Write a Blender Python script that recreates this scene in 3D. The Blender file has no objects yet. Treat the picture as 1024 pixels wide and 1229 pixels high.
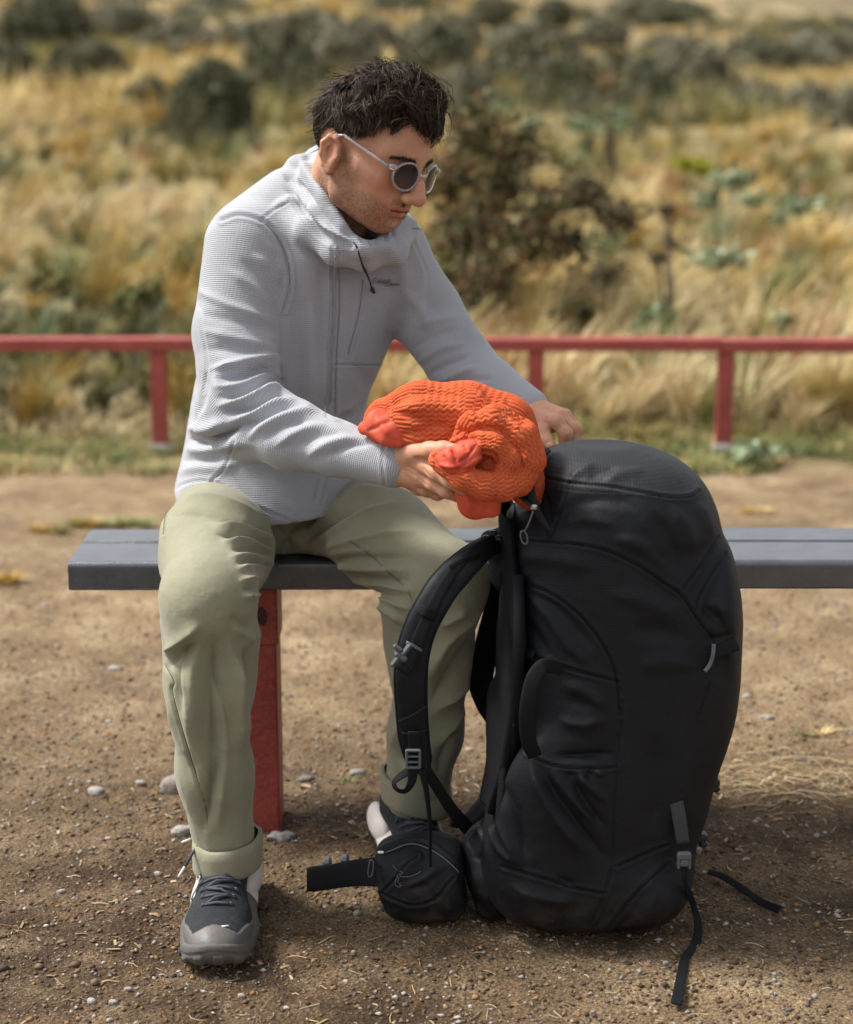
import bpy, math, random
import numpy as np
from mathutils import Vector, Matrix
R = math.radians
random.seed(7); np.random.seed(7)
SC = bpy.context.scene
C = SC.collection

# ---------------------------------------------------------------- camera, sky, sun, exposure
CAM_Z, PITCH, F, CX, CY = 1.19, 13.57, 2200.0, 512.0, 614.5
camd = bpy.data.cameras.new('camera'); cam = bpy.data.objects.new('camera', camd); C.objects.link(cam)
cam.location = (0, 0, CAM_Z); cam.rotation_euler = (R(90 - PITCH), 0, 0)
camd.sensor_fit = 'HORIZONTAL'; camd.sensor_width = 24.0; camd.lens = 24.0 * F / 1024.0
camd.clip_start = 0.05; camd.clip_end = 3000
camd.dof.use_dof = True; camd.dof.focus_distance = 2.56; camd.dof.aperture_fstop = 2.45
SC.camera = cam
world = bpy.data.worlds.new('World'); SC.world = world; world.use_nodes = True
wn = world.node_tree.nodes; wl = world.node_tree.links
bgn = wn['Background']
sky = wn.new('ShaderNodeTexSky'); sky.sky_type = 'NISHITA'; sky.sun_disc = False
SUN_EL, SUN_AZ = 54.0, -78.0            # azimuth: 0 = +Y (behind the man), -90 = -X (left)
sky.sun_elevation = R(SUN_EL); sky.sun_rotation = R(SUN_AZ); sky.air_density = 1.0; sky.dust_density = 3.0
hs = wn.new('ShaderNodeHueSaturation'); hs.inputs['Saturation'].default_value = 0.18
wl.new(sky.outputs['Color'], hs.inputs['Color']); wl.new(hs.outputs['Color'], bgn.inputs['Color'])
bgn.inputs['Strength'].default_value = 0.12
sund = bpy.data.lights.new('sun', 'SUN'); sund.energy = 2.5; sund.angle = R(11); sund.color = (1.0, 0.955, 0.88)
sun = bpy.data.objects.new('sun', sund); C.objects.link(sun)
_d = Vector((math.sin(R(SUN_AZ)) * math.cos(R(SUN_EL)), math.cos(R(SUN_AZ)) * math.cos(R(SUN_EL)), math.sin(R(SUN_EL))))
sun.rotation_euler = _d.to_track_quat('Z', 'Y').to_euler(); sun.location = _d * 20
SC.view_settings.view_transform = 'Standard'; SC.view_settings.look = 'None'
SC.view_settings.gamma = 1.0; SC.view_settings.use_curve_mapping = False
SC.view_settings.exposure = 0.95
SC.render.engine = 'CYCLES'

# ---------------------------------------------------------------- photo pixel (of 1024 x 1229) + world distance -> point
_cp, _sp = math.cos(R(PITCH)), math.sin(R(PITCH))
def P(u, v, Y):
    a = (u - CX) / F; b = (v - CY) / F
    dy = _cp - _sp * b; dz = -_sp - _cp * b
    return np.array((a * Y / dy, Y, CAM_Z + dz * Y / dy))
def G(u, v, z=0.0):                       # the point of the level plane z under that pixel
    b = (v - CY) / F
    dy = _cp - _sp * b; dz = -_sp - _cp * b
    return P(u, v, (z - CAM_Z) / dz * dy)
def proj(p):                              # points (n,3) -> pixel u, v
    p = np.asarray(p, float).reshape(-1, 3)
    x, y, z = p[:, 0], p[:, 1], p[:, 2] - CAM_Z
    dep = y * _cp - z * _sp; up = y * _sp + z * _cp
    return CX + F * x / dep, CY - F * up / dep
def px(Y):                                # metres of one photo pixel at distance Y
    return Y / F

# ---------------------------------------------------------------- tags
def tag(o, label=None, cat=None, group=None, kind=None):
    if label: o['label'] = label
    if cat: o['category'] = cat
    if group: o['group'] = group
    if kind: o['kind'] = kind
    return o
def empty(name, loc=(0, 0, 0), parent=None):
    o = bpy.data.objects.new(name, None); C.objects.link(o); o.location = Vector(loc); o.empty_display_size = .05
    if parent: o.parent = parent
    return o
def link(name, me, mat=None, parent=None, smooth=True):
    o = bpy.data.objects.new(name, me); C.objects.link(o)
    if mat is not None:
        for m in (mat if isinstance(mat, (list, tuple)) else [mat]): me.materials.append(m)
    if smooth and len(me.polygons): me.polygons.foreach_set('use_smooth', np.ones(len(me.polygons), bool))
    if parent is not None:
        o.parent = parent
        if parent.type == 'EMPTY': o.location = -parent.location     # geometry is written in world coordinates
    return o
def mesh(name, V, Fc, mat=None, parent=None, smooth=True, attrs=None, mi=None):
    me = bpy.data.meshes.new(name)
    V = np.asarray(V, np.float32)
    if isinstance(Fc, np.ndarray) and Fc.ndim == 2:
        n, k = Fc.shape
        me.vertices.add(len(V)); me.vertices.foreach_set('co', V.ravel())
        me.loops.add(n * k); me.loops.foreach_set('vertex_index', Fc.astype(np.int32).ravel())
        me.polygons.add(n); me.polygons.foreach_set('loop_start', np.arange(0, n * k, k, dtype=np.int32))
        me.update(calc_edges=True)
    else:
        me.from_pydata([tuple(map(float, v)) for v in V], [], [tuple(map(int, f)) for f in Fc]); me.update()
    for k, a in (attrs or {}).items():
        a = np.asarray(a, np.float32)
        at = me.attributes.new(k, 'FLOAT_VECTOR' if a.ndim == 2 else 'FLOAT', 'POINT')
        at.data.foreach_set('vector' if a.ndim == 2 else 'value', a.ravel())
    o = link(name, me, mat, parent, smooth)
    if mi is not None: me.polygons.foreach_set('material_index', np.asarray(mi, np.int32))
    return o

# ---------------------------------------------------------------- noise
def _hash(i, j, k, s):
    h = (i.astype(np.int64) * 374761393 + j.astype(np.int64) * 668265263 + k.astype(np.int64) * 2147483647 + s * 974634777) & 0xffffffff
    h = ((h ^ (h >> 13)) * 1274126177) & 0xffffffff
    h = ((h ^ (h >> 16)) * 2246822519) & 0xffffffff
    return ((h ^ (h >> 15)) & 0xffff).astype(np.float32) / 32767.5 - 1.0
def vnoise(x, y, z=None, s=0):
    x = np.asarray(x, np.float64); y = np.asarray(y, np.float64)
    z = np.zeros_like(x) if z is None else np.asarray(z, np.float64)
    i, j, k = np.floor(x), np.floor(y), np.floor(z)
    fx, fy, fz = x - i, y - j, z - k
    fx = fx * fx * (3 - 2 * fx); fy = fy * fy * (3 - 2 * fy); fz = fz * fz * (3 - 2 * fz)
    r = 0
    for a in (0, 1):
        for b in (0, 1):
            w = (fx if a else 1 - fx) * (fy if b else 1 - fy)
            r = r + w * (_hash(i + a, j + b, k, s) * (1 - fz) + _hash(i + a, j + b, k + 1, s) * fz)
    return r
def fbm(x, y, z=None, o=4, s=0):
    r = 0; a = 1.0; t = 0
    for q in range(o):
        r = r + a * vnoise(x * 2 ** q, y * 2 ** q, None if z is None else z * 2 ** q, s + q); t += a; a *= .5
    return r / t

# ---------------------------------------------------------------- signed-distance sculpting
class Field:
    def __init__(s, lo, hi, h):
        s.lo = np.array(lo, float); s.h = h
        s.n = np.ceil((np.array(hi, float) - s.lo) / h).astype(int) + 1
        s.v = np.full(s.n, 0.03, np.float32)
        s.ax = [(s.lo[a] + h * np.arange(s.n[a])).astype(np.float32) for a in range(3)]
    def _box(s, lo, hi, m):
        a = np.clip(np.floor((np.array(lo) - m - s.lo) / s.h).astype(int), 0, s.n)
        b = np.clip(np.ceil((np.array(hi) + m - s.lo) / s.h).astype(int) + 1, 0, s.n)
        return a, b
    def put(s, fn, lo, hi, k=0.01, op='add'):
        a, b = s._box(lo, hi, k + 2.5 * s.h + (.006 if op == 'add' else 0))
        if np.any(b <= a): return s
        X, Y, Z = np.meshgrid(s.ax[0][a[0]:b[0]], s.ax[1][a[1]:b[1]], s.ax[2][a[2]:b[2]], indexing='ij', sparse=True)
        d = fn(X, Y, Z).astype(np.float32)
        sl = (slice(a[0], b[0]), slice(a[1], b[1]), slice(a[2], b[2]))
        o = s.v[sl]; k = max(k, 1e-5)
        if op == 'add':
            hh = np.maximum(k - np.abs(o - d), 0) / k
            s.v[sl] = np.minimum(o, d) - hh * hh * k * .25
        else:                              # cut d out of the field
            d = -d; hh = np.maximum(k - np.abs(o - d), 0) / k
            s.v[sl] = np.maximum(o, d) + hh * hh * k * .25
        return s
    # primitives -----------------------------------------------
    def cone(s, p, q, r1, r2, k=.01, op='add', flat=None):
        """capsule from p to q with radii r1, r2; flat=(axis vector, scale) squashes it across that axis"""
        p = np.array(p, float); q = np.array(q, float); d = q - p; L2 = max(float(d @ d), 1e-12)
        def fn(X, Y, Z):
            t = np.clip(((X - p[0]) * d[0] + (Y - p[1]) * d[1] + (Z - p[2]) * d[2]) / L2, 0, 1)
            ex, ey, ez = X - p[0] - t * d[0], Y - p[1] - t * d[1], Z - p[2] - t * d[2]
            rr = r1 + (r2 - r1) * t
            if flat is None: return np.sqrt(ex * ex + ey * ey + ez * ez) - rr
            a = np.array(flat[0], float); a /= np.linalg.norm(a)
            c = (ex * a[0] + ey * a[1] + ez * a[2]); g = 1 / flat[1] - 1
            ex, ey, ez = ex + a[0] * c * g, ey + a[1] * c * g, ez + a[2] * c * g
            return (np.sqrt(ex * ex + ey * ey + ez * ez) - rr) * min(1, flat[1] * 1.2)
        rm = max(r1, r2)
        return s.put(fn, np.minimum(p, q) - rm, np.maximum(p, q) + rm, k, op)
    def chain(s, pts, radii, k=.01, op='add', flat=None):
        for a in range(len(pts) - 1): s.cone(pts[a], pts[a + 1], radii[a], radii[a + 1], k, op, flat)
        return s
    def ell(s, c, r, M=None, k=.01, op='add', n=2.0):
        """ellipsoid, radii r along the rows of M"""
        c = np.array(c, float); M = np.eye(3) if M is None else np.array(M, float); rm = max(r)
        def fn(X, Y, Z):
            x, y, z = X - c[0], Y - c[1], Z - c[2]; t = 0; g = 0
            for a in range(3):
                w = np.abs(x * M[a][0] + y * M[a][1] + z * M[a][2]) / r[a]
                t = t + w ** n; g = g + (w / r[a]) ** 2
            if n == 2.0: return np.sqrt(t) * (np.sqrt(t) - 1) / np.sqrt(g + 1e-9)
            return (t ** (1 / n) - 1) * min(r)
        return s.put(fn, c - rm, c + rm, k, op)
    def loft(s, S, k=.01, op='add', rnd=.03):
        """slices along z: rows (z, cx, cy, rx, ry, power, yaw degrees)"""
        S = np.array(sorted(S), float); z0, z1 = S[0, 0], S[-1, 0]
        zz = np.linspace(z0, z1, 160); T = []
        for a in range(1, 7):                # smooth (Catmull-Rom) interpolation of every column
            m = np.gradient(S[:, a], S[:, 0]) if len(S) > 2 else np.full(2, (S[1, a] - S[0, a]) / (z1 - z0))
            i = np.clip(np.searchsorted(S[:, 0], zz) - 1, 0, len(S) - 2)
            h = S[i + 1, 0] - S[i, 0]; t = (zz - S[i, 0]) / h
            T.append((2 * t ** 3 - 3 * t ** 2 + 1) * S[i, a] + (t ** 3 - 2 * t ** 2 + t) * h * m[i] + (-2 * t ** 3 + 3 * t ** 2) * S[i + 1, a] + (t ** 3 - t ** 2) * h * m[i + 1])
        def fn(X, Y, Z):
            zc = np.clip(Z, z0, z1); g = [np.interp(zc.ravel(), zz, c).reshape(zc.shape) for c in T]
            x, y = X - g[0], Y - g[1]; ca, sa = np.cos(np.radians(g[5])), np.sin(np.radians(g[5]))
            xr, yr = x * ca + y * sa, -x * sa + y * ca
            e = g[4]; w = (np.abs(xr / g[2]) ** e + np.abs(yr / g[3]) ** e) ** (1 / e)
            d = (w - 1) * np.minimum(g[2], g[3])
            c = np.maximum(z0 - Z, Z - z1)     # rounded caps
            u, v2 = np.maximum(d + rnd, 0), np.maximum(c + rnd, 0)
            return np.sqrt(u * u + v2 * v2) + np.minimum(np.maximum(d, c) + rnd, 0) - rnd
        rm = max(S[:, 3].max(), S[:, 4].max()) * 1.25
        return s.put(fn, (S[:, 1].min() - rm, S[:, 2].min() - rm, z0), (S[:, 1].max() + rm, S[:, 2].max() + rm, z1), k, op)
    def plane(s, p, n, k=.004):               # keep only what lies on the side the normal points AWAY from
        p = np.array(p, float); n = np.array(n, float); n /= np.linalg.norm(n)
        big = 10
        def fn(X, Y, Z): return -((X - p[0]) * n[0] + (Y - p[1]) * n[1] + (Z - p[2]) * n[2])
        return s.put(fn, s.lo, s.lo + s.h * s.n, k, 'cut')
    # surface nets ---------------------------------------------
    def surf(s, smooth=2):
        v = s.v; ins = (v < 0).astype(np.int8)
        c = np.zeros(np.array(v.shape) - 1, np.int8)
        for i in (0, 1):
            for j in (0, 1):
                for k in (0, 1):
                    c += ins[i:i + c.shape[0], j:j + c.shape[1], k:k + c.shape[2]]
        act = (c > 0) & (c < 8); I = np.argwhere(act)
        idx = np.full(c.shape, -1, np.int32); idx[act] = np.arange(len(I))
        cor = np.array([(i, j, k) for i in (0, 1) for j in (0, 1) for k in (0, 1)])
        vals = np.stack([v[I[:, 0] + a, I[:, 1] + b, I[:, 2] + d] for a, b, d in cor], 1)
        acc = np.zeros((len(I), 3)); cnt = np.zeros(len(I))
        for a in range(8):
            for b in range(a + 1, 8):
                if np.abs(cor[a] - cor[b]).sum() != 1: continue
                m = (vals[:, a] < 0) != (vals[:, b] < 0)
                t = vals[m, a] / (vals[m, a] - vals[m, b])
                acc[m] += cor[a] + t[:, None] * (cor[b] - cor[a]); cnt[m] += 1
        V = s.lo + s.h * (I + acc / cnt[:, None])
        Q = []
        for a in range(3):
            sl0 = [slice(None)] * 3; sl1 = [slice(None)] * 3; sl0[a] = slice(0, -1); sl1[a] = slice(1, None)
            x = ins[tuple(sl0)] != ins[tuple(sl1)]
            E = np.argwhere(x); b, d = (a + 1) % 3, (a + 2) % 3
            ok = (E[:, b] > 0) & (E[:, d] > 0) & (E[:, b] < v.shape[b] - 1) & (E[:, d] < v.shape[d] - 1)
            E = E[ok]; q = []
            for ob, od in ((-1, -1), (0, -1), (0, 0), (-1, 0)):
                W = E.copy(); W[:, b] += ob; W[:, d] += od; q.append(idx[W[:, 0], W[:, 1], W[:, 2]])
            q = np.stack(q, 1); flip = ins[E[:, 0], E[:, 1], E[:, 2]] == 0
            q[flip] = q[flip][:, ::-1]; Q.append(q)
        Q = np.concatenate(Q); Q = Q[(Q >= 0).all(1)]
        for _ in range(smooth): V = relax(V, Q)
        return V, Q
def _adj(V, Q):
    E = np.concatenate([Q[:, (i, (i + 1) % Q.shape[1])] for i in range(Q.shape[1])])
    return np.concatenate([E, E[:, ::-1]])
def relax(V, Q, w=.5):
    E = _adj(V, Q); n = len(V); deg = np.bincount(E[:, 0], minlength=n).astype(float); deg[deg == 0] = 1
    A = np.stack([np.bincount(E[:, 0], V[E[:, 1], a], minlength=n) for a in range(3)], 1) / deg[:, None]
    return V * (1 - w) + A * w
def vnormals(V, Q):
    n = np.cross(V[Q[:, 2]] - V[Q[:, 0]], V[Q[:, -1]] - V[Q[:, 1]]); N = np.zeros_like(V)
    for a in range(3):
        for k in range(Q.shape[1]): N[:, a] += np.bincount(Q[:, k], n[:, a], minlength=len(V))
    return N / np.maximum(np.linalg.norm(N, axis=1, keepdims=True), 1e-9)
def pl_dist(u, v, pl):
    """distance (px), side and run 0..1 of points to a polyline in the picture"""
    pl = np.array(pl, float); best = np.full(len(u), 1e9); side = np.zeros(len(u)); run = np.zeros(len(u))
    L = np.hypot(*(pl[1:] - pl[:-1]).T); cum = np.concatenate([[0], np.cumsum(L)]); tot = cum[-1]
    for a in range(len(pl) - 1):
        d = pl[a + 1] - pl[a]; l2 = max(d @ d, 1e-9)
        t = np.clip(((u - pl[a, 0]) * d[0] + (v - pl[a, 1]) * d[1]) / l2, 0, 1)
        eu, ev = u - pl[a, 0] - t * d[0], v - pl[a, 1] - t * d[1]; q = np.hypot(eu, ev); m = q < best
        best[m] = q[m]; side[m] = np.sign(d[0] * ev - d[1] * eu)[m]; run[m] = (cum[a] + t[m] * L[a]) / tot
    return best, side, run
def smooth_pl(pl, n=6):
    pl = np.array(pl, float)
    if len(pl) < 3: return pl
    out = []
    Q = np.vstack([2 * pl[0] - pl[1], pl, 2 * pl[-1] - pl[-2]])
    for i in range(1, len(Q) - 2):
        for t in np.arange(n) / n:
            out.append(.5 * ((2 * Q[i]) + (-Q[i - 1] + Q[i + 1]) * t + (2 * Q[i - 1] - 5 * Q[i] + 4 * Q[i + 1] - Q[i + 2]) * t ** 2 + (-Q[i - 1] + 3 * Q[i] - 3 * Q[i + 1] + Q[i + 2]) * t ** 3))
    out.append(pl[-1]); return np.array(out)
def sculpt(V, Q, strokes, N=None):
    """folds and seams: (polyline px, height m, width px[, 'ridge'|'step'|'seam'][, taper]) pushed along the surface normal,
    only on the side that faces the photographer"""
    if N is None:
        N = vnormals(V, Q)
        for _ in range(3): N = relax(N, Q)
        N /= np.maximum(np.linalg.norm(N, axis=1, keepdims=True), 1e-9)
    u, v = proj(V); view = V - np.array((0, 0, CAM_Z)); view /= np.linalg.norm(view, axis=1, keepdims=True)
    fac = np.clip(-(N * view).sum(1) * 3.0, 0, 1); D = np.zeros(len(V))
    for st in strokes:
        pl = smooth_pl(st[0], 4); amp, w = st[1], st[2]; kind = st[3] if len(st) > 3 else 'ridge'
        m = (u > pl[:, 0].min() - 3 * w) & (u < pl[:, 0].max() + 3 * w) & (v > pl[:, 1].min() - 3 * w) & (v < pl[:, 1].max() + 3 * w) & (fac > 0)
        if not m.any(): continue
        d, sd, run = pl_dist(u[m], v[m], pl)
        if kind == 'ridge': g = np.exp(-(d / (w * np.clip(.55 + np.minimum(run, 1 - run) * 1.6, 0, 1))) ** 2) * np.clip(np.minimum(run, 1 - run) * 4 + .05, 0, 1)
        elif kind == 'crease': g = np.exp(-np.abs(d / w) ** 1.15) * np.clip(np.minimum(run, 1 - run) * 4 + .05, 0, 1)
        elif kind == 'seam': g = -np.exp(-(d / w) ** 2) + .55 * np.exp(-((d - 2.2 * w) / (1.3 * w)) ** 2)
        else: g = np.where(sd > 0, np.exp(-(d / w) ** 2), -.0 * d) * np.clip(np.minimum(run, 1 - run) * 6, 0, 1)
        D[m] += amp * g * fac[m]
    return V + N * D[:, None]
def inpoly(u, v, poly):
    poly = np.array(poly, float); r = np.zeros(len(u), bool); n = len(poly)
    for i in range(n):
        x1, y1 = poly[i]; x2, y2 = poly[(i + 1) % n]
        c = ((y1 > v) != (y2 > v)) & (u < (x2 - x1) * (v - y1) / (y2 - y1 + 1e-12) + x1); r ^= c
    return r
def quads_of(pairs):
    """join (V, Q) pairs to one"""
    Vs, Qs, n = [], [], 0
    for V, Q in pairs:
        Vs.append(np.asarray(V, float)); Qs.append(np.asarray(Q) + n); n += len(V)
    return np.concatenate(Vs), np.concatenate(Qs)

# ---------------------------------------------------------------- plain shapes, all returned as (V, quads)
def tube(pts, r, n=10, cap=True, closed=False, flat=None):
    pts = np.array(pts, float); m = len(pts); r = np.broadcast_to(np.asarray(r, float), (m,))
    T = np.gradient(pts, axis=0)
    if closed: T = np.roll(pts, -1, 0) - np.roll(pts, 1, 0)
    T /= np.maximum(np.linalg.norm(T, axis=1, keepdims=True), 1e-9)
    up = np.array((0, 0, 1.)) if abs(T[0][2]) < .9 else np.array((0, 1., 0))
    V = []; A = np.cross(T[0], up); A /= np.linalg.norm(A)
    for i in range(m):
        A = A - T[i] * (A @ T[i]); A /= np.linalg.norm(A); B = np.cross(T[i], A)
        for k in range(n):
            a = 2 * math.pi * k / n; V.append(pts[i] + r[i] * (math.cos(a) * A + math.sin(a) * B * (flat or 1)))
    Q = [(i * n + k, i * n + (k + 1) % n, ((i + 1) % m) * n + (k + 1) % n, ((i + 1) % m) * n + k) for i in range(m if closed else m - 1) for k in range(n)]
    if cap and not closed:
        for i in (0, m - 1):
            b = len(V); V.append(pts[i]); o = i * n
            for k in range(0, n, 2):
                f = (b, o + k, o + (k + 1) % n, o + (k + 2) % n); Q.append(f if i else f[::-1])
    return np.array(V), np.array(Q)
def ribbon(pts, w, th, side, edge=.25):
    """strap: pts centre line, side = vector(s) across the strap, w width, th thickness, soft bevelled edges"""
    pts = np.array(pts, float); m = len(pts); w = np.broadcast_to(np.asarray(w, float), (m,)); th = np.broadcast_to(np.asarray(th, float), (m,))
    T = np.gradient(pts, axis=0); T /= np.maximum(np.linalg.norm(T, axis=1, keepdims=True), 1e-9)
    S = np.broadcast_to(np.asarray(side, float), (m, 3)); S = S - T * (S * T).sum(1, keepdims=True); S = S / np.linalg.norm(S, axis=1, keepdims=True)
    Nn = np.cross(T, S); V = []; prof = [(-.5, -.3), (-.5 + .04, -.5), (-.2, -.5), (.2, -.5), (.5 - .04, -.5), (.5, -.3), (.5, .3), (.5 - .04, .5), (.2, .5), (-.2, .5), (-.5 + .04, .5), (-.5, .3)]
    if edge > .3: prof = [(.5 * math.copysign(abs(math.cos(a)) ** .5, math.cos(a)), .5 * math.copysign(abs(math.sin(a)) ** .8, math.sin(a))) for a in np.arange(12) * math.pi / 6 + math.pi / 12]
    for i in range(m):
        for a, b in prof: V.append(pts[i] + S[i] * a * w[i] + Nn[i] * b * th[i])
    n = 12; Q = [(i * n + k, i * n + (k + 1) % n, (i + 1) * n + (k + 1) % n, (i + 1) * n + k) for i in range(m - 1) for k in range(n)]
    for i in (0, m - 1):
        o = i * n
        for k in range(0, 5):
            f = (o + (n - k) % n, o + (n - k - 1), o + k + 1, o + k) if edge > .3 else (o + (11 - k + 0) % n, o + (10 - k), o + k + 1, o + k); Q.append(f if i == 0 else f[::-1])
    return np.array(V), np.array(Q)
def box(c, s, bev=.003, M=None):
    """bevelled box, centre c, full size s, rows of M = its axes"""
    M = np.eye(3) if M is None else np.array(M, float); s = np.array(s, float) / 2; bev = min(bev, s.min() * .9)
    V = []; ids = {}
    for sx in (-1, 1):
        for sy in (-1, 1):
            for sz in (-1, 1):
                sg = np.array((sx, sy, sz))
                for a in range(3):
                    e = s - bev; e[a] = s[a]; ids[(sx, sy, sz, a)] = len(V); V.append(np.array(c) + (sg * e) @ M)
    Fc = []
    def g(sg, a): return ids[(*sg, a)]
    for a in range(3):
        b, d = (a + 1) % 3, (a + 2) % 3
        for s1 in (-1, 1):
            f = []
            for sb, sd in ((-1, -1), (1, -1), (1, 1), (-1, 1)):
                q = [0, 0, 0]; q[a] = s1; q[b] = sb; q[d] = sd; f.append(g(q, a))
            Fc.append(f if s1 > 0 else f[::-1])
        for sb in (-1, 1):
            for sd in (-1, 1):
                q0 = [0, 0, 0]; q1 = [0, 0, 0]; q0[a] = -1; q1[a] = 1
                q0[b] = q1[b] = sb; q0[d] = q1[d] = sd
                f = [g(q0, b), g(q1, b), g(q1, d), g(q0, d)]; Fc.append(f if sb * sd > 0 else f[::-1])
    for sx in (-1, 1):
        for sy in (-1, 1):
            for sz in (-1, 1):
                f = [g((sx, sy, sz), 0), g((sx, sy, sz), 1), g((sx, sy, sz), 2)]
                f = f if sx * sy * sz > 0 else f[::-1]; Fc.append(f + [f[2]][:0])
    # triangles as degenerate-free lists: returned separately by boxes()
    return np.array(V), [list(x) for x in Fc]
def bmesh_of(name, parts, mat, parent=None, smooth=False):
    """parts: list of (V, faces lists or arrays) -> one mesh object"""
    V, Fc, n = [], [], 0
    for v, f in parts:
        V += list(v); Fc += [[int(i) + n for i in q] for q in f]; n += len(v)
    return mesh(name, np.array(V), Fc, mat, parent, smooth)

# ---------------------------------------------------------------- materials
def mat(name, col, rough=.7, spec=.5, col2=None, nscale=8, bump=(), sss=0, sheen=0, metal=0, attr=None, detail=6, coords='Object', lo=.35, hi=.65, extra=None, grain=None):
    m = bpy.data.materials.new(name); m.use_nodes = True; nt = m.node_tree; N = nt.nodes; L = nt.links
    b = N['Principled BSDF']; b.inputs['Roughness'].default_value = rough; b.inputs['Specular IOR Level'].default_value = spec; b.inputs['Metallic'].default_value = metal
    b.inputs['Base Color'].default_value = (*col, 1)
    tc = N.new('ShaderNodeTexCoord').outputs[coords]
    cout = None
    if attr:
        a = N.new('ShaderNodeAttribute'); a.attribute_name = attr; cout = a.outputs['Color']
    if col2 is not None:
        n = N.new('ShaderNodeTexNoise'); n.inputs['Scale'].default_value = nscale; n.inputs['Detail'].default_value = detail; n.inputs['Roughness'].default_value = .65
        L.new(tc, n.inputs['Vector']); r = N.new('ShaderNodeValToRGB'); L.new(n.outputs['Fac'], r.inputs['Fac'])
        r.color_ramp.elements[0].position = lo; r.color_ramp.elements[1].position = hi
        r.color_ramp.elements[0].color = (*col, 1); r.color_ramp.elements[1].color = (*col2, 1)
        if cout is not None:
            mx = N.new('ShaderNodeMix'); mx.data_type = 'RGBA'; mx.blend_type = 'MULTIPLY'; mx.inputs[0].default_value = 1
            L.new(cout, mx.inputs[6]); L.new(r.outputs['Color'], mx.inputs[7]); cout = mx.outputs[2]
        else: cout = r.outputs['Color']
    if cout is not None: L.new(cout, b.inputs['Base Color'])
    last = None
    for kind, sc, dist in bump:            # ('noise'|'voronoi', scale, metres)
        if kind == 'noise':
            n = N.new('ShaderNodeTexNoise'); n.inputs['Scale'].default_value = sc; n.inputs['Detail'].default_value = 4; o = n.outputs['Fac']
        elif kind == 'voronoi':
            n = N.new('ShaderNodeTexVoronoi'); n.inputs['Scale'].default_value = sc; o = n.outputs['Distance']
        L.new(tc, n.inputs['Vector'])
        bp = N.new('ShaderNodeBump'); bp.inputs['Distance'].default_value = dist; bp.inputs['Strength'].default_value = 1
        L.new(o, bp.inputs['Height'])
        if last is not None: L.new(last, bp.inputs['Normal'])
        last = bp.outputs['Normal']
    if last is not None: L.new(last, b.inputs['Normal'])
    if sss:
        b.inputs['Subsurface Weight'].default_value = sss; b.inputs['Subsurface Radius'].default_value = (1, .35, .2); b.inputs['Subsurface Scale'].default_value = .006
    if sheen:
        b.inputs['Sheen Weight'].default_value = sheen; b.inputs['Sheen Roughness'].default_value = .5
    if extra: extra(m, nt, b, tc)
    if grain:                              # yarn / pore scale mottling of the colour: (scale, strength)
        n = N.new('ShaderNodeTexNoise'); n.inputs['Scale'].default_value = grain[0]; n.inputs['Detail'].default_value = 3; L.new(tc, n.inputs['Vector'])
        r = N.new('ShaderNodeMapRange'); L.new(n.outputs['Fac'], r.inputs[0]); r.inputs[1].default_value = .3; r.inputs[2].default_value = .7; r.inputs[3].default_value = 1 - grain[1]; r.inputs[4].default_value = 1 + grain[1]
        x = N.new('ShaderNodeMix'); x.data_type = 'RGBA'; x.blend_type = 'MULTIPLY'; x.inputs[0].default_value = 1
        s = b.inputs['Base Color']
        if s.is_linked: L.new(s.links[0].from_socket, x.inputs[6])
        else: x.inputs[6].default_value = s.default_value
        L.new(r.outputs[0], x.inputs[7]); L.new(x.outputs[2], s)
    return m
def math_node(nt, op, a, b=None):
    n = nt.nodes.new('ShaderNodeMath'); n.operation = op
    for i, x in enumerate((a, b)):
        if x is None: continue
        if isinstance(x, (int, float)): n.inputs[i].default_value = x
        else: nt.links.new(x, n.inputs[i])
    return n.outputs[0]
def chain_bump(nt, b, height, dist):
    bp = nt.nodes.new('ShaderNodeBump'); bp.inputs['Distance'].default_value = dist; bp.inputs['Strength'].default_value = 1
    nt.links.new(height, bp.inputs['Height']); s = b.inputs['Normal']
    if s.is_linked: nt.links.new(s.links[0].from_socket, bp.inputs['Normal'])
    nt.links.new(bp.outputs['Normal'], s)
# ================================================================ THE GROUND
def smoothstep(a, b, x):
    t = np.clip((x - a) / (b - a), 0, 1); return t * t * (3 - 2 * t)
def terrain(x, y):
    x = np.asarray(x, float); y = np.asarray(y, float)
    a = x / np.maximum(y, 1)
    left = smoothstep(.12, -.05, a)
    h = np.interp(y, [0, 6.0, 7, 22, 60, 100, 160, 260, 600, 1200], [0, 0, .05, .58, 1.9, 4.6, 9.5, 16, 30, 40])
    hr = np.interp(y, [0, 6.0, 7, 22, 60, 90, 140, 200, 300, 600, 1200], [0, 0, .05, .52, 1.6, 2.9, 4.2, 8.2, 13.5, 22, 26])
    z = h * left + hr * (1 - left)
    far = smoothstep(6.2, 30, y)
    z = z + far * (fbm(x * .08, y * .05, o=4, s=3) * .5) * smoothstep(20, 80, y) * 1.6 + smoothstep(6.2, 9, y) * .10 * fbm(x * .9, y * .7, o=3, s=9)
    z = z + smoothstep(100, 180, y) * (1 - left) * 3.0 * fbm(x * .022 + 3, y * .01, o=2, s=5)
    return z
def ground_z(x, y):                        # the trodden dirt: dips, clods
    x = np.asarray(x, float); y = np.asarray(y, float)
    near = smoothstep(12, 4, y)
    return terrain(x, y) + near * (.010 * fbm(x * 1.6, y * 1.6, o=3, s=21) + .0085 * fbm(x * 11, y * 11, o=4, s=33)) - .004 \
        + smoothstep(4.5, 3, y) * (.0028 * np.maximum(fbm(x * 70, y * 70, o=2, s=41), -.2))
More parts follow.
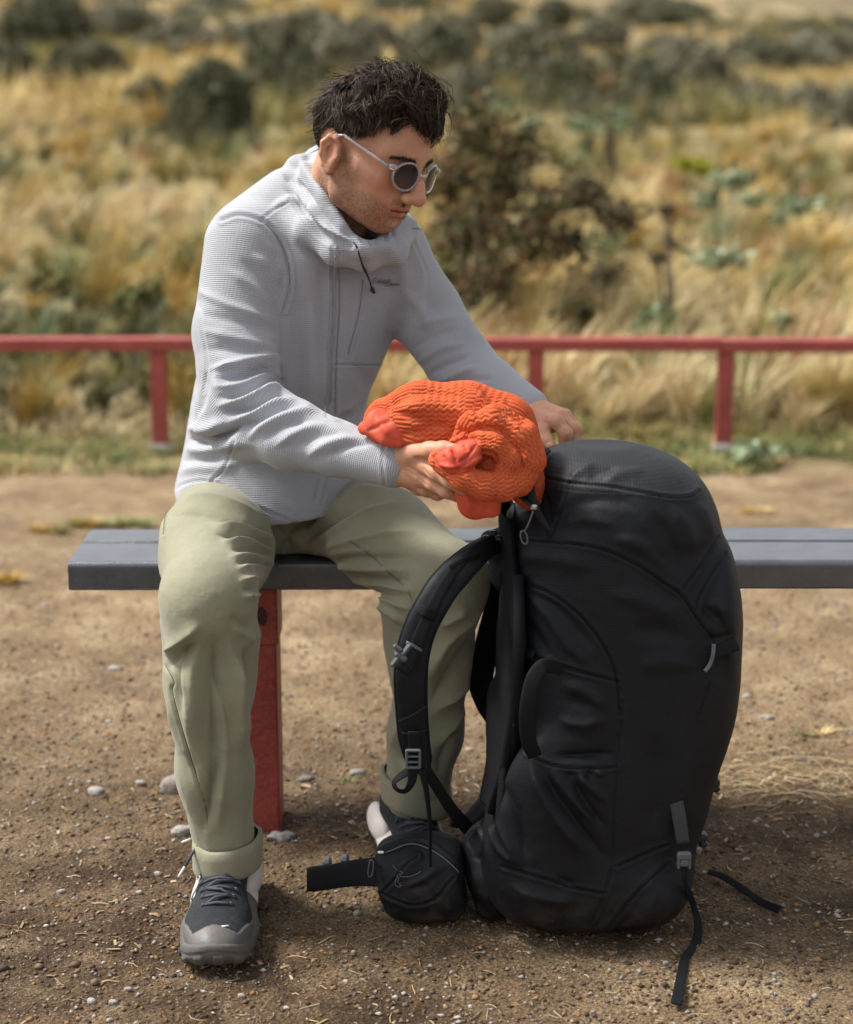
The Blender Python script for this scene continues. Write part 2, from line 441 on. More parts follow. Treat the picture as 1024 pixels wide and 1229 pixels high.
def build_ground():
    a = np.concatenate([np.linspace(-3.5, -.32, 60)[:-1], np.linspace(-.32, .32, 520), np.linspace(.32, 3.5, 60)[1:]])
    y = np.concatenate([np.linspace(-6, 1.8, 14)[:-1], np.linspace(1.8, 4.2, 330)[:-1], np.linspace(4.2, 7, 150)[:-1], 7 * (2500 / 7.) ** np.linspace(0, 1, 230)])
    A, Y = np.meshgrid(a, y, indexing='ij'); X = A * (np.maximum(Y, 0) * .95 + .35)
    Z = ground_z(X, Y); V = np.stack([X, Y, Z], -1).reshape(-1, 3)
    n, m = A.shape; i = np.arange((n - 1) * m).reshape(n - 1, m)[:, :-1].ravel()
    Q = np.stack([i, i + m, i + m + 1, i + 1], 1)
    grass = smoothstep(5.35, 5.9, V[:, 1] + .15 * fbm(V[:, 0] * 2, V[:, 1] * 2, s=2))
    grass = np.maximum(grass, 0)
    def ex(mt, nt, b, tc):
        N, L = nt.nodes, nt.links
        def noise(sc, det=6, rough=.6, dist=0):
            n = N.new('ShaderNodeTexNoise'); n.inputs['Scale'].default_value = sc; n.inputs['Detail'].default_value = det; n.inputs['Roughness'].default_value = rough; n.inputs['Distortion'].default_value = dist
            L.new(tc, n.inputs['Vector']); return n.outputs['Fac']
        def ramp(f, *st):
            r = N.new('ShaderNodeValToRGB'); L.new(f, r.inputs['Fac'])
            while len(r.color_ramp.elements) < len(st): r.color_ramp.elements.new(.5)
            for e, (p, c) in zip(r.color_ramp.elements, st): e.position = p; e.color = (*c, 1)
            return r.outputs['Color']
        def mix(f, a_, b_, bt='MIX'):
            x = N.new('ShaderNodeMix'); x.data_type = 'RGBA'; x.blend_type = bt
            for s, q in ((0, f), (6, a_), (7, b_)):
                if isinstance(q, float): x.inputs[s].default_value = q
                else: L.new(q, x.inputs[s])
            return x.outputs[2]
        dirt = ramp(noise(9, 10, .75), (.3, (.034, .022, .013)), (.46, (.076, .050, .030)), (.58, (.142, .098, .060)), (.75, (.30, .23, .155)))
        fine = ramp(noise(220, 4, .7), (.28, (.28, .25, .22)), (.5, (.92, .90, .88)), (.68, (1.9, 1.8, 1.7)))
        speck = N.new('ShaderNodeTexVoronoi'); speck.inputs['Scale'].default_value = 150; L.new(tc, speck.inputs['Vector'])
        sp = ramp(speck.outputs['Distance'], (.10, (1, 1, 1)), (.22, (0, 0, 0)))
        sel = ramp(noise(60, 2), (.56, (0, 0, 0)), (.62, (1, 1, 1)))
        dirt = mix(1.0, dirt, fine, 'MULTIPLY')
        dirt = mix(mix(1.0, sp, sel, 'MULTIPLY'), dirt, ramp(noise(40, 2), (.4, (.42, .36, .30)), (.6, (.50, .36, .22))))
        tan = ramp(noise(5, 9, .7), (.3, (.17, .118, .068)), (.5, (.30, .218, .130)), (.68, (.45, .36, .23)))
        tan = mix(1.0, tan, fine, 'MULTIPLY')
        at = N.new('ShaderNodeAttribute'); at.attribute_name = 'dry'
        gr = N.new('ShaderNodeAttribute'); gr.attribute_name = 'grassy'
        col = mix(at.outputs['Fac'], dirt, tan)
        veg = ramp(noise(1.3, 8, .7), (.3, (.10, .095, .035)), (.45, (.20, .16, .07)), (.58, (.32, .25, .13)), (.72, (.17, .17, .06)))
        vf = ramp(noise(.09, 9, .7), (.36, (.085, .08, .045)), (.48, (.19, .145, .075)), (.62, (.36, .27, .15)))
        fa = N.new('ShaderNodeAttribute'); fa.attribute_name = 'far'
        veg = mix(fa.outputs['Fac'], veg, vf)
        L.new(mix(gr.outputs['Fac'], col, veg), b.inputs['Base Color'])
        chain_bump(nt, b, noise(260, 5, .75), .0035); chain_bump(nt, b, speck.outputs['Distance'], -.003)
    g = mat('ground_dirt', (.15, .1, .06), rough=.95, spec=.2, extra=ex)
    x, y_ = V[:, 0], V[:, 1]
    dry = smoothstep(2.7, 3.5, y_ + .35 * fbm(x * 1.5, y_ * 1.5, s=4)) * (.75 + .25 * fbm(x * 3, y_ * 2, s=5))
    dry = np.maximum(dry, .75 * smoothstep(.05, .45, x + .15 * fbm(x * 5, y_ * 5, s=6)) * smoothstep(2.42, 2.26, y_ + .08 * fbm(x * 6, y_ * 6, s=7)))
    dry = np.maximum(dry,   .30 * smoothstep(-.05, .4, fbm(x * 2.5, y_ * 3.5, s=8)))

    dry = dry - .55 * smoothstep(.1, .5, fbm(x * 1.2 + 5, y_ * 5, s=12)) * smoothstep(4.2, 5, y_) * smoothstep(5.8, 5.3, y_)
    o = mesh('ground', V, Q, g, attrs={'dry': np.clip(dry, 0, 1), 'grassy': grass, 'far': smoothstep(25, 70, y_)})
    tag(o, 'brown trodden dirt ground with gravel, rising into a grassy slope', kind='structure')
    # mountains on the skyline
    xs = np.linspace(-900, 1100, 120); zt = 8 + 75 * np.maximum(0, fbm(xs * .006 + 9, xs * 0, o=4, s=77) + .35)
    V = []; 
    for k, (yy, q) in enumerate(((1350, -.1), (1500, .55), (1700, 1.0), (2000, -.2))):
        V += [(x, yy + 40 * math.sin(x * .01 + k), z * q) for x, z in zip(xs, zt)]
    n = len(xs); Q = [(r * n + i, r * n + i + 1, (r + 1) * n + i + 1, (r + 1) * n + i) for r in range(3) for i in range(n - 1)]
    mm = mat('mountain', (.09, .12, .16), rough=1, spec=0, col2=(.16, .19, .22), nscale=.01)
    tag(mesh('mountain_range', V, np.array(Q), mm), 'bluish mountain ridge on the far skyline', kind='structure')
build_ground()

# ================================================================ GRAVEL, STRAW, STONES
rng = np.random.default_rng(5)
ICO_V, ICO_F = None, None
def ico():
    import bmesh
    bm = bmesh.new(); bmesh.ops.create_icosphere(bm, subdivisions=1, radius=1)
    V = np.array([v.co[:] for v in bm.verts]); Fc = np.array([[v.index for v in f.verts] for f in bm.faces]); bm.free(); return V, Fc
ICO_V, ICO_F = ico()
def scatter_gravel():
    n = 24000
    t = rng.random(n); y = 1.9 + 2.6 * t ** 1.35; x = (rng.random(n) - .5) * (y * .56 + .1)
    keep = fbm(x * 6, y * 6, s=50) > -.35; x, y = x[keep], y[keep]; n = len(x)
    r = .0013 + .0022 * rng.random(n) ** 3 * 1.6 + (rng.random(n) < .04) * .0035 * rng.random(n)
    oct_v = np.array([(1, 0, 0), (-1, 0, 0), (0, 1, 0), (0, -1, 0), (0, 0, 1), (0, 0, -1)], float)
    oct_f = np.array([(0, 2, 4), (2, 1, 4), (1, 3, 4), (3, 0, 4), (2, 0, 5), (1, 2, 5), (3, 1, 5), (0, 3, 5)])
    a = rng.random(n) * 6.28; sc = np.stack([1 + .6 * rng.random(n), .7 + .5 * rng.random(n), .45 + .4 * rng.random(n)], 1) * r[:, None]
    W = oct_v[None] * (.75 + .5 * rng.random((n, 6, 1))) * sc[:, None]
    X = W[..., 0] * np.cos(a)[:, None] - W[..., 1] * np.sin(a)[:, None]; Y = W[..., 0] * np.sin(a)[:, None] + W[..., 1] * np.cos(a)[:, None]
    Z = W[..., 2]; z0 = ground_z(x, y) + r * .25
    V = np.stack([X + x[:, None], Y + y[:, None], Z + z0[:, None]], -1).reshape(-1, 3)
    Q = (oct_f[None] + 6 * np.arange(n)[:, None, None]).reshape(-1, 3)
    pal = np.array([(.34, .29, .25), (.24, .16, .10), (.10, .07, .05), (.42, .38, .34), (.30, .17, .07), (.16, .13, .11), (.12, .085, .06), (.20, .13, .085)]) * .85
    col = pal[rng.integers(0, 8, n)] * (.8 + .4 * rng.random((n, 1)))
    o = mesh('gravel', V, Q, mat('gravel_stone', (1, 1, 1), rough=.9, spec=.25, attr='col'), smooth=False, attrs={'col': np.repeat(col, 6, 0)})
    tag(o, 'fine mixed gravel scattered over the brown dirt', kind='stuff')
    # dry straw and leaf litter
    n = 3400; t = rng.random(n); y = 1.95 + 2.6 * t ** 1.2; x = (rng.random(n) - .5) * (y * .56 + .1)
    m = 500; x[:m] = rng.normal(.66, .12, m); y[:m] = rng.normal(2.98, .07, m)                  # the drift of dry stalks beside the pack
    x[m:m + 160] = rng.normal(.10, .08, 160); y[m:m + 160] = rng.normal(2.95, .08, 160)
    a = rng.random(n) * 6.28; a[:m] = rng.normal(0, .5, m); L = .003 + .012 * rng.random(n) ** 2.5 + (np.arange(n) < m) * .04 * rng.random(n); w = .0003 + .0005 * rng.random(n)
    chip = rng.random(n) < .12; L[chip] = .004 + .006 * rng.random(chip.sum()); w[chip] = .002
    k = 5; s = np.linspace(-1, 1, k); bend = rng.normal(0, .16, n); V = np.zeros((n, k, 2, 3))
    for i in range(k):
        px_ = s[i] * L / 1; py_ = bend * L * (s[i] ** 2)
        cx = x + px_ * np.cos(a) - py_ * np.sin(a); cy = y + px_ * np.sin(a) + py_ * np.cos(a)
        cz = ground_z(cx, cy) + .0012 + (.002 + .006 * (np.arange(n) < m)) * rng.random(n) * (1 - s[i] ** 2)
        for j, sg in enumerate((-1, 1)):
            V[:, i, j] = np.stack([cx - sg * w * np.sin(a), cy + sg * w * np.cos(a), cz + sg * .0004], -1)
    b = 10 * np.arange(n)[:, None, None]; q = np.array([(2 * i, 2 * i + 1, 2 * i + 3, 2 * i + 2) for i in range(k - 1)])
    pal = np.array([(.36, .25, .12), (.26, .16, .07), (.42, .34, .2), (.16, .09, .04), (.30, .24, .14)])
    col = pal[rng.integers(0, 5, n)] * (.75 + .4 * rng.random((n, 1)))
    o = mesh('straw', V.reshape(-1, 3), (q[None] + b).reshape(-1, 4), mat('dry_straw', (1, 1, 1), rough=.8, attr='col'), attrs={'col': np.repeat(col, 10, 0)})
    tag(o, 'dry straw, stalks and leaf chips littered on the dirt', kind='stuff')
    # crumbs of soil
    n = 9000; t = rng.random(n); y = 1.95 + 2.4 * t ** 1.3; x = (rng.random(n) - .5) * (y * .56 + .1); r = .0015 + .004 * rng.random(n) ** 3
    a = rng.random(n) * 6.28
    W = oct_v[None] * (.7 + .6 * rng.random((n, 6, 1))) * r[:, None, None] * np.array((1, 1, .6))
    V = np.stack([W[..., 0] + x[:, None], W[..., 1] + y[:, None], W[..., 2] + ground_z(x, y)[:, None] + .2 * r[:, None]], -1).reshape(-1, 3)
    pal = np.array([(.11, .07, .042), (.16, .10, .06), (.075, .046, .03), (.2, .13, .085)])
    o = mesh('soil_crumbs', V, (oct_f[None] + 6 * np.arange(n)[:, None, None]).reshape(-1, 3), mat('soil', (1, 1, 1), rough=1, spec=.1, attr='col'), smooth=False,
             attrs={'col': np.repeat(pal[rng.integers(0, 4, n)], 6, 0)})
    tag(o, 'loose crumbs of brown soil over the ground', kind='stuff')
scatter_gravel()

STONES = [  # u, v, width px, flatness, tone, label
 (110, 1203, 15, .75, (.42, .39, .36), 'pale rounded pebble at the bottom left below the grey shoe'),
 (136, 1205, 13, .7, (.38, .35, .32), 'pale pebble just right of the bottom left pebble'),
 (154, 1190, 11, .6, (.40, .33, .30), 'small pinkish pebble above the two bottom left pebbles'),
 (130, 1008, 10, .6, (.44, .40, .36), 'light pebble on the dirt far left of the trouser cuff'),
 (73, 1068, 13, .5, (.36, .33, .30), 'flat grey pebble near the left edge, left of the shoe'),
 (190, 1050, 11, .7, (.40, .38, .36), 'grey pebble just left of the white lace tips'),
 (290, 1196, 11, .6, (.38, .30, .25), 'tan pebble on the dirt below the grey shoe toe'),
 (344, 1208, 9, .7, (.46, .42, .38), 'small whitish pebble right of the shoe toe, bottom of picture'),
 (837, 1021, 13, .7, (.36, .34, .32), 'grey pebble at the base of the pack beside its buckle'),
 (799, 1157, 9, .7, (.44, .42, .42), 'small white pebble near the hanging pack strap'),
 (777, 1159, 12, .6, (.36, .22, .12), 'rusty tan pebble under the pack front'),
 (896, 1029, 10, .5, (.46, .40, .28), 'cream chip of stone above the loose strap end'),
 (367, 932, 20, .45, (.20, .19, .18), 'flat dark grey stone between the legs, left one'),
 (429, 925, 22, .45, (.30, .28, .25), 'flat oval grey brown stone beside the rear trouser cuff'),
 (429, 1099, 12, .7, (.45, .43, .40), 'white pebble below the hip belt tab'),
 (115, 950, 26, .5, (.38, .35, .32), 'chalky pale stone on the dirt at left, knee height gap'),
 (169, 939, 13, .5, (.38, .36, .34), 'small pale stone left of the trouser shin'),
 (138, 799, 20, .3, (.46, .42, .38), 'pale flat stone on the dirt left of the bench leg'),
 (211, 944, 44, .7, (.32, .28, .25), 'large grey rock half hidden behind the front trouser leg'),
 (923, 862, 16, .6, (.34, .30, .27), 'brown stone right of the pack near the dry stalks'),
 (958, 914, 18, .45, (.22, .17, .13), 'flat brown stone right of the pack in the shade'),
 (896, 834, 10, .6, (.48, .44, .4), 'small white stone right of the pack below the bench'),
 (338, 1004, 40, .35, (.40, .37, .34), 'crumbled pale concrete lump at the foot of the bench leg'),
 (222, 1000, 40, .4, (.36, .33, .30), 'crumbled pale concrete lump left of the bench leg'),
 (550, 882, 14, .5, (.36, .27, .2), 'tan stone seen between the trouser and pack'),
 (563, 899, 12, .6, (.40, .33, .25), 'light brown stone behind the pack harness'),
]
def build_stones():
    import bmesh
    ms = {}
    for i, (u, v, w, fl, tone, lab) in enumerate(STONES):
        bm = bmesh.new(); bmesh.ops.create_icosphere(bm, subdivisions=3, radius=1)
        V = np.array([q.co[:] for q in bm.verts]); Fc = np.array([[q.index for q in f.verts] for f in bm.faces]); bm.free()
        p = G(u, v); r = w * px(p[1]) * .5
        V = V * (1 + .22 * fbm(V[:, 0] * 1.3 + i * 7, V[:, 1] * 1.3, V[:, 2] * 1.3, o=2, s=i)[:, None] + .07 * fbm(V[:, 0] * 5 + i, V[:, 1] * 5, V[:, 2] * 5, s=i)[:, None])
        if fl < .42: V = V * (1 + .5 * fbm(V[:, 0] * 2.5 + i, V[:, 1] * 2.5, V[:, 2] * 2.5, o=4, s=i + 50)[:, None]) * (1 - .25 * (vnoise(V[:, 0] * 4, V[:, 1] * 4, V[:, 2] * 4, i) > .2))[:, None]
        V = np.clip(V, -.9, .9) * np.array((1, .7, fl)) * r; a = i * 2.1; a = (i % 5 - 2) * .3
        V = np.stack([V[:, 0] * math.cos(a) - V[:, 1] * math.sin(a), V[:, 0] * math.sin(a) + V[:, 1] * math.cos(a), V[:, 2]], 1)
        key = tone
        if key not in ms: ms[key] = mat('stone', tone, rough=.9, spec=.25, col2=tuple(c * .6 for c in tone), nscale=90, bump=(('noise', 300, .002),))
        o = mesh('stone', V, Fc, ms[key], smooth=True)
        o.location = (p[0], p[1], float(ground_z(p[0], p[1])) + r * fl * .35)
        tag(o, lab, 'stone', 'stones lying on the dirt')
build_stones()

# ================================================================ BENCH
def build_bench():
    ZB = .45; yf = float(G(500, 674, ZB)[1]); yg = float(G(500, 650, ZB)[1]); yb = float(G(500, 633.5, ZB)[1])
    x0 = float(P(81, 674, yf)[0]); x1 = 1.55
    m = mat('bench_plastic', (.040, .046, .060), rough=.30, spec=1.0, col2=(.066, .073, .09), nscale=26, bump=(('noise', 420, .0008), ('noise', 30, .0010)))
    bm_ = m.node_tree.nodes['Principled BSDF']; bm_.inputs['Coat Weight'].default_value = .35; bm_.inputs['Coat Roughness'].default_value = .25
    root = empty('bench', ((x0 + x1) / 2, (yf + yb) / 2, 0))
    tag(root, 'long dark grey plank bench on red legs, the man sits on it', 'bench')
    def plank(prof, xa, xb):
        # profile in (y, z), extruded along x with a few sections (slight sag)
        xs = np.linspace(xa, xb, 40); n = len(prof); V = []
        for x in xs: V += [(x, a, b + .0012 * math.sin(x * 3)) for a, b in prof]
        Q = [(i * n + k, i * n + (k + 1) % n, (i + 1) * n + (k + 1) % n, (i + 1) * n + k) for i in range(len(xs) - 1) for k in range(n)]
        return np.array(V), [list(q)[::-1] for q in Q] + [list(range(n)), list(range((len(xs) - 1) * n, len(xs) * n))[::-1]]
    th = .046; r = .009
    arc = [(yf + r - r * math.cos(t), ZB - r + r * math.sin(t)) for t in np.linspace(0, math.pi / 2, 7)]
    f = arc + [(yg - .008, ZB), (yg - .005, ZB - .003), (yg - .005, ZB - th), (yf + .004, ZB - th), (yf, ZB - th + .004)]
    bmesh_of('plank', [plank(f, x0, x1)], m, root)
    b = [(yg + .005, ZB - .003), (yg + .008, ZB), (yb - .006, ZB), (yb, ZB - .006), (yb, ZB - th), (yg + .005, ZB - th)]
    bmesh_of('plank', [plank(b, x0, x1)], m, root)
    red = mat('red_paint', (.21, .034, .026), rough=.5, spec=.4, col2=(.30, .055, .04), nscale=7, bump=(('noise', 60, .0016), ('noise', 400, .0006)), extra=stain_red, grain=(160, .22))
    for uc in (290, 760):
        y = yf + .055; xr = float(P(uc + 41, 705, yf + .012)[0]); w = .098; xc = xr - w / 2
        lo = box((xc, y, .175), (w - .002, .086, .37), .003); up = box((xc + .001, y, .357), (w + .002, .092, .094), .003)
        bmesh_of('leg', [(lo[0], lo[1])], red, root); bmesh_of('bracket', [(up[0], up[1])], red, root)
    sc = mat('screw_head', (.30, .31, .33), rough=.35, metal=.8)
    for uc in (290, 760):
        for yy in ((yf + yg) / 2 + .01, (yg + yb) / 2):
            for dx in (-.02, .02):
                xr = float(P(uc + 8, 705, yf + .012)[0]) + dx
                v, q = tube([(xr, yy, ZB - .002), (xr, yy, ZB + .0022), (xr, yy, ZB + .0026)], [.0055, .0055, .003], 10); mesh('screw', v, q, sc, root)
    # dark stain worn into the paint
    V, Q = [], []
    dark = mat('dark_stain', (.025, .012, .012), rough=.35, spec=.5)
    blobs = []
    for i in range(26):
        a = i * 2.4; rr = 2 + 9 * (i / 26) ** .7; cu, cv = 312 + rr * math.cos(a) * .8, 740 + rr * math.sin(a)
        p = P(cu, cv, yf + .055 - .0462); r0 = .0012 + .0022 * random.random()
        k = 9; ring = [(p[0] + r0 * math.cos(t) * (1 + .3 * random.random()), p[1] - .0006 - .00002 * i, p[2] + r0 * math.sin(t) * (1 + .4 * random.random())) for t in np.arange(k) * 2 * math.pi / k]
        blobs.append((np.array(ring), [list(range(k))]))
    bmesh_of('stain', blobs, dark, root)
def stain_red(m, nt, b, tc):
    N, L = nt.nodes, nt.links
    n = N.new('ShaderNodeTexNoise'); n.inputs['Scale'].default_value = 55; n.inputs['Detail'].default_value = 8; n.inputs['Roughness'].default_value = .7; L.new(tc, n.inputs['Vector'])
    r = N.new('ShaderNodeValToRGB'); r.color_ramp.elements[0].position = .64; r.color_ramp.elements[1].position = .70
    L.new(n.outputs['Fac'], r.inputs['Fac']); x = N.new('ShaderNodeMix'); x.data_type = 'RGBA'
    L.new(r.outputs['Color'], x.inputs[0]); s = b.inputs['Base Color'].links[0].from_socket; L.new(s, x.inputs[6]); x.inputs[7].default_value = (.30, .13, .10, 1)
    L.new(x.outputs[2], b.inputs['Base Color'])
build_bench()

# ================================================================ RED RAIL FENCE
def build_fence():
    YF = 5.8; red = mat('rail_paint', (.36, .075, .062), rough=.6, spec=.4, col2=(.27, .052, .044), nscale=9, bump=(('noise', 80, .002), ('noise', 14, .003)), extra=stain_red)
    root = empty('rail_fence', (.3, YF, 0)); tag(root, 'low red wooden rail fence at the edge of the grass slope', 'fence')
    pw = 19 * px(YF); zt = P(0, 405, YF)[2]; ztr = P(1024, 405.5, YF)[2]
    def rail(u0, u1, dz=0, dy=0):
        a = P(u0, 405, YF)[0]; b = P(u1, 405, YF)[0]
        v, f = box(((a + b) / 2, YF - .002 + dy, zt - .021 + dz), (b - a - .003, .062, .040), .003)
        v[:, 2] += (v[:, 0] - a) * (ztr - zt) / 2.7 * .2 ; return v, f
    for i, (a, b) in enumerate(((-420, -36), (-36, 416), (416, 867), (867, 1400))):
        bmesh_of('rail', [rail(a, b, (0, .001, 0, -.003)[i], (0, .001, 0, -.004)[i])], red, root)
    for k in range(-2, 6):
        u = 191 + 226.4 * k if k < 3 else 870 + 228 * (k - 3)
        if k == 2: u = 643
        x = P(u, 470, YF)[0]
        v, f = box((x, YF, (zt - .0435 - .02) / 2), (pw, pw * .9, zt - .0435 + .02), .003)
        bmesh_of('post', [(v, f)], red, root)
        if k in (0, 1, 3, 4):
            V = ICO_V.copy(); V = np.sign(V) * np.abs(V) ** .7 * np.array((.048, .045, .018)) * (1 + .12 * fbm(V[:, 0] * 3 + k, V[:, 1] * 3, V[:, 2] * 3)[:, None])
            bmesh_of('footing', [(V + np.array((x + .003, YF - .02, .006)), ICO_F)], CONC, root, True)
CONC = mat('footing_concrete', (.45, .42, .38), rough=.9, col2=(.36, .33, .3), nscale=40, bump=(('noise', 120, .003),))
build_fence()
# ================================================================ GRASS SLOPE
PAL = {'straw': (.50, .385, .17), 'pale': (.58, .47, .27), 'ochre': (.44, .29, .075), 'olive': (.23, .20, .07), 'dark': (.085, .088, .04), 'green': (.17, .21, .075), 'rust': (.30, .13, .06), 'sage': (.20, .24, .13), 'yellow': (.42, .40, .06)}
def blades(cx, cy, L, w, col, n, spread=.45, seg=4, lean=(0, 0), base=.05, seed=0, zoff=0):
    """n blades per clump; arrays cx, cy, L, w, col per clump"""
    r = np.random.default_rng(seed + 100); m = len(cx); k = m * n
    rep = lambda q: np.repeat(np.asarray(q, float), n, 0)
    a = r.random(k) * 6.283; rr = base * np.sqrt(r.random(k)) * (rep(L) / .5)
    bx = rep(cx) + rr * np.cos(a); by = rep(cy) + rr * np.sin(a); ll = rep(L) * (.55 + .6 * r.random(k))
    out = spread * (.25 + r.random(k)) ; t0 = a + r.normal(0, .4, k)
    dx, dy = np.cos(t0) * out + lean[0], np.sin(t0) * out + lean[1]
    bz = terrain(bx, by) - .01 + zoff; V = np.zeros((k, seg + 1, 2, 3)); ww = rep(w) * (.7 + .6 * r.random(k)); tw = t0 + 1.57 + r.normal(0, .5, k)
    for i in range(seg + 1):
        s = i / seg; h = ll * (s - .38 * s * s * np.minimum(out * 1.6, 1.4)); d = ll * (s ** 1.7)
        hw = ww * (1 - s * .85) * .5
        for j, sg in enumerate((-1, 1)):
            V[:, i, j] = np.stack([bx + dx * d + sg * hw * np.cos(tw), by + dy * d + sg * hw * np.sin(tw), bz + h], -1)
    nn = 2 * (seg + 1); q = np.array([(2 * i, 2 * i + 1, 2 * i + 3, 2 * i + 2) for i in range(seg)])
    Q = (q[None] + nn * np.arange(k)[:, None, None]).reshape(-1, 4)
    cc = rep(col) * (.78 + .6 * r.random((k, 1))); return V.reshape(-1, 3), Q, np.repeat(cc, nn, 0)
def merge(parts):
    V, Q, K, n = [], [], [], 0
    for v, q, k in parts: V.append(v); Q.append(q + n); K.append(k); n += len(v)
    return np.concatenate(V), np.concatenate(Q), np.concatenate(K)
GRASS = mat('grass_blade', (1, 1, 1), rough=.7, spec=.25, attr='col')
def leafmat(name):
    m = mat(name, (1, 1, 1), rough=.8, spec=.08, attr='col'); return m
def build_grass():
    r = np.random.default_rng(11); parts = []
    # tussocks of the slope
    n = 1500; y = 6.05 + 17 * r.random(n) ** 1.25; x = (r.random(n) - .5) * (y * .56 + .8)
    patch = fbm(x * .45, y * .35, s=60); p2 = fbm(x * 1.1 + 9, y * .8, s=61)
    col = np.zeros((n, 3))
    for i in range(n):
        q = patch[i] + .35 * p2[i] + r.normal(0, .12)
        c = 'pale' if q > .20 else 'straw' if q > .02 else 'ochre' if q > -.08 else 'olive' if q > -.30 else 'dark'
        if r.random() < .15: c = ('green', 'sage', 'rust', 'dark')[r.integers(0, 4)]
        if x[i] / y[i] < -.10 and y[i] < 9 and c in ('pale', 'olive') and r.random() < .5: c = 'ochre'
        col[i] = np.array(PAL[c]) * (.85 + .3 * r.random())
    L = (.17 + .27 * r.random(n) ** 1.4) * np.where(patch < -.2, .8, 1.0)
    parts.append(blades(x, y, L, np.full(n, .0065) * (1 + y / 16), col, 58, .62, seed=1, lean=(.22, -.05)))
    # short bleached turf between
    n = 1500; y = 5.95 + 12 * r.random(n) ** 1.6; x = (r.random(n) - .5) * (y * .56 + .6)
    c = np.where((fbm(x * .8, y * .8, s=62) > 0)[:, None], np.array(PAL['pale']) * .8, np.array(PAL['olive'])[None] * 1.1)
    parts.append(blades(x, y, np.full(n, .13), np.full(n, .008), c, 16, .9, 2, seed=2, base=.22))
    V, Q, K = merge(parts)
    tag(mesh('tussock_grass', V, Q, GRASS, attrs={'col': K}), 'dry golden and olive tussock grass covering the slope behind the rail', kind='stuff')
    # green fringe at the foot of the rail
    n = 900; y = 5.42 + .65 * r.random(n); x = (r.random(n) - .5) * 3.6; keep = (fbm(x * 1.6, y * 3, s=63) + (y - 5.6)) > -.05; x, y = x[keep], y[keep]; n = len(x)
    c = np.where(r.random((n, 1)) < .6, np.array([PAL['green']]) * 1.0, np.array([PAL['straw']]) * .9)
    V, Q, K = blades(x, y, np.full(n, .055), np.full(n, .005), c, 26, .9, 2, seed=3, base=.5)
    tag(mesh('green_grass', V, Q, GRASS, attrs={'col': K}), 'low green grass fringe along the foot of the red rail', kind='stuff')
    # far slopes: low clumps
    n = 2600; y = 22 + 130 * r.random(n) ** 1.5; x = (r.random(n) - .5) * (y * .6 + 3)
    q = fbm(x * .12, y * .08, s=70); c = np.array([PAL['straw'] if t > .12 else PAL['ochre'] if t > -.05 else PAL['olive'] if t > -.3 else PAL['dark'] for t in q])
    V, Q, K = blades(x, y, .35 + .3 * r.random(n), np.full(n, .03) * (y / 25) ** .8, c, 22, .7, 2, seed=4, base=.5)
    tag(mesh('far_grass', V, Q, GRASS, attrs={'col': K}), 'tawny grass of the far hillside', kind='stuff')
build_grass()
def tussock(u, v, h, w, cols, n, label, Y=None, spread=.5, cat='grass clump', name='grass_tussock', group='single clumps of grass', lean=(.1, 0)):
    p = G(u, v) if Y is None else P(u, v, Y)
    x, y = np.array([p[0]] * len(cols)), np.array([p[1]] * len(cols)); x = x + np.linspace(-1, 1, len(cols)) * w * .4
    V, Q, K = blades(x, y, np.full(len(cols), h), np.full(len(cols), .0045), np.array([PAL[c] for c in cols]), n, spread, 4, lean, base=w * .6 * min(.5 / h, 6), seed=int(u + v))
    o = mesh(name, V - np.array((p[0], p[1], 0)), Q, GRASS, attrs={'col': K}); o.location = (p[0], p[1], 0); return tag(o, label, cat, group)
tussock(988, 543, .26, .09, ['ochre', 'yellow', 'olive', 'ochre'], 130, 'yellow green tussock at the right edge behind the rail', 6.2)
tussock(42, 533, .30, .05, ['ochre', 'olive'], 110, 'ochre green tussock at far left below the rail', 6.1)
tussock(935, 540, .30, .06, ['olive', 'straw'], 90, 'grey straw tussock just left of the yellow green one', 6.3)
tussock(60, 637, .045, .07, ['ochre', 'olive'], 90, 'small brown tuft on the dirt left of the bench', spread=.9)
tussock(98, 632, .05, .05, ['olive', 'ochre'], 90, 'small olive tuft just left above the bench end', spread=.7)
tussock(150, 628, .035, .12, ['green', 'olive', 'green'], 90, 'low green tuft patch behind the left bench end', spread=1)
tussock(908, 614, .035, .06, ['ochre', 'straw'], 70, 'tiny dry tuft on the dirt right of the pack', spread=1)
tussock(2, 698, .05, .05, ['ochre', 'ochre'], 70, 'ochre tuft at the left edge level with the bench', spread=.8)
tussock(975, 880, .03, .05, ['green', 'straw'], 22, 'sparse green sprigs in the dry stalks right of the pack', spread=1)
tussock(425, 935, .03, .03, ['green'], 14, 'few green blades beside the rear trouser cuff', spread=1)

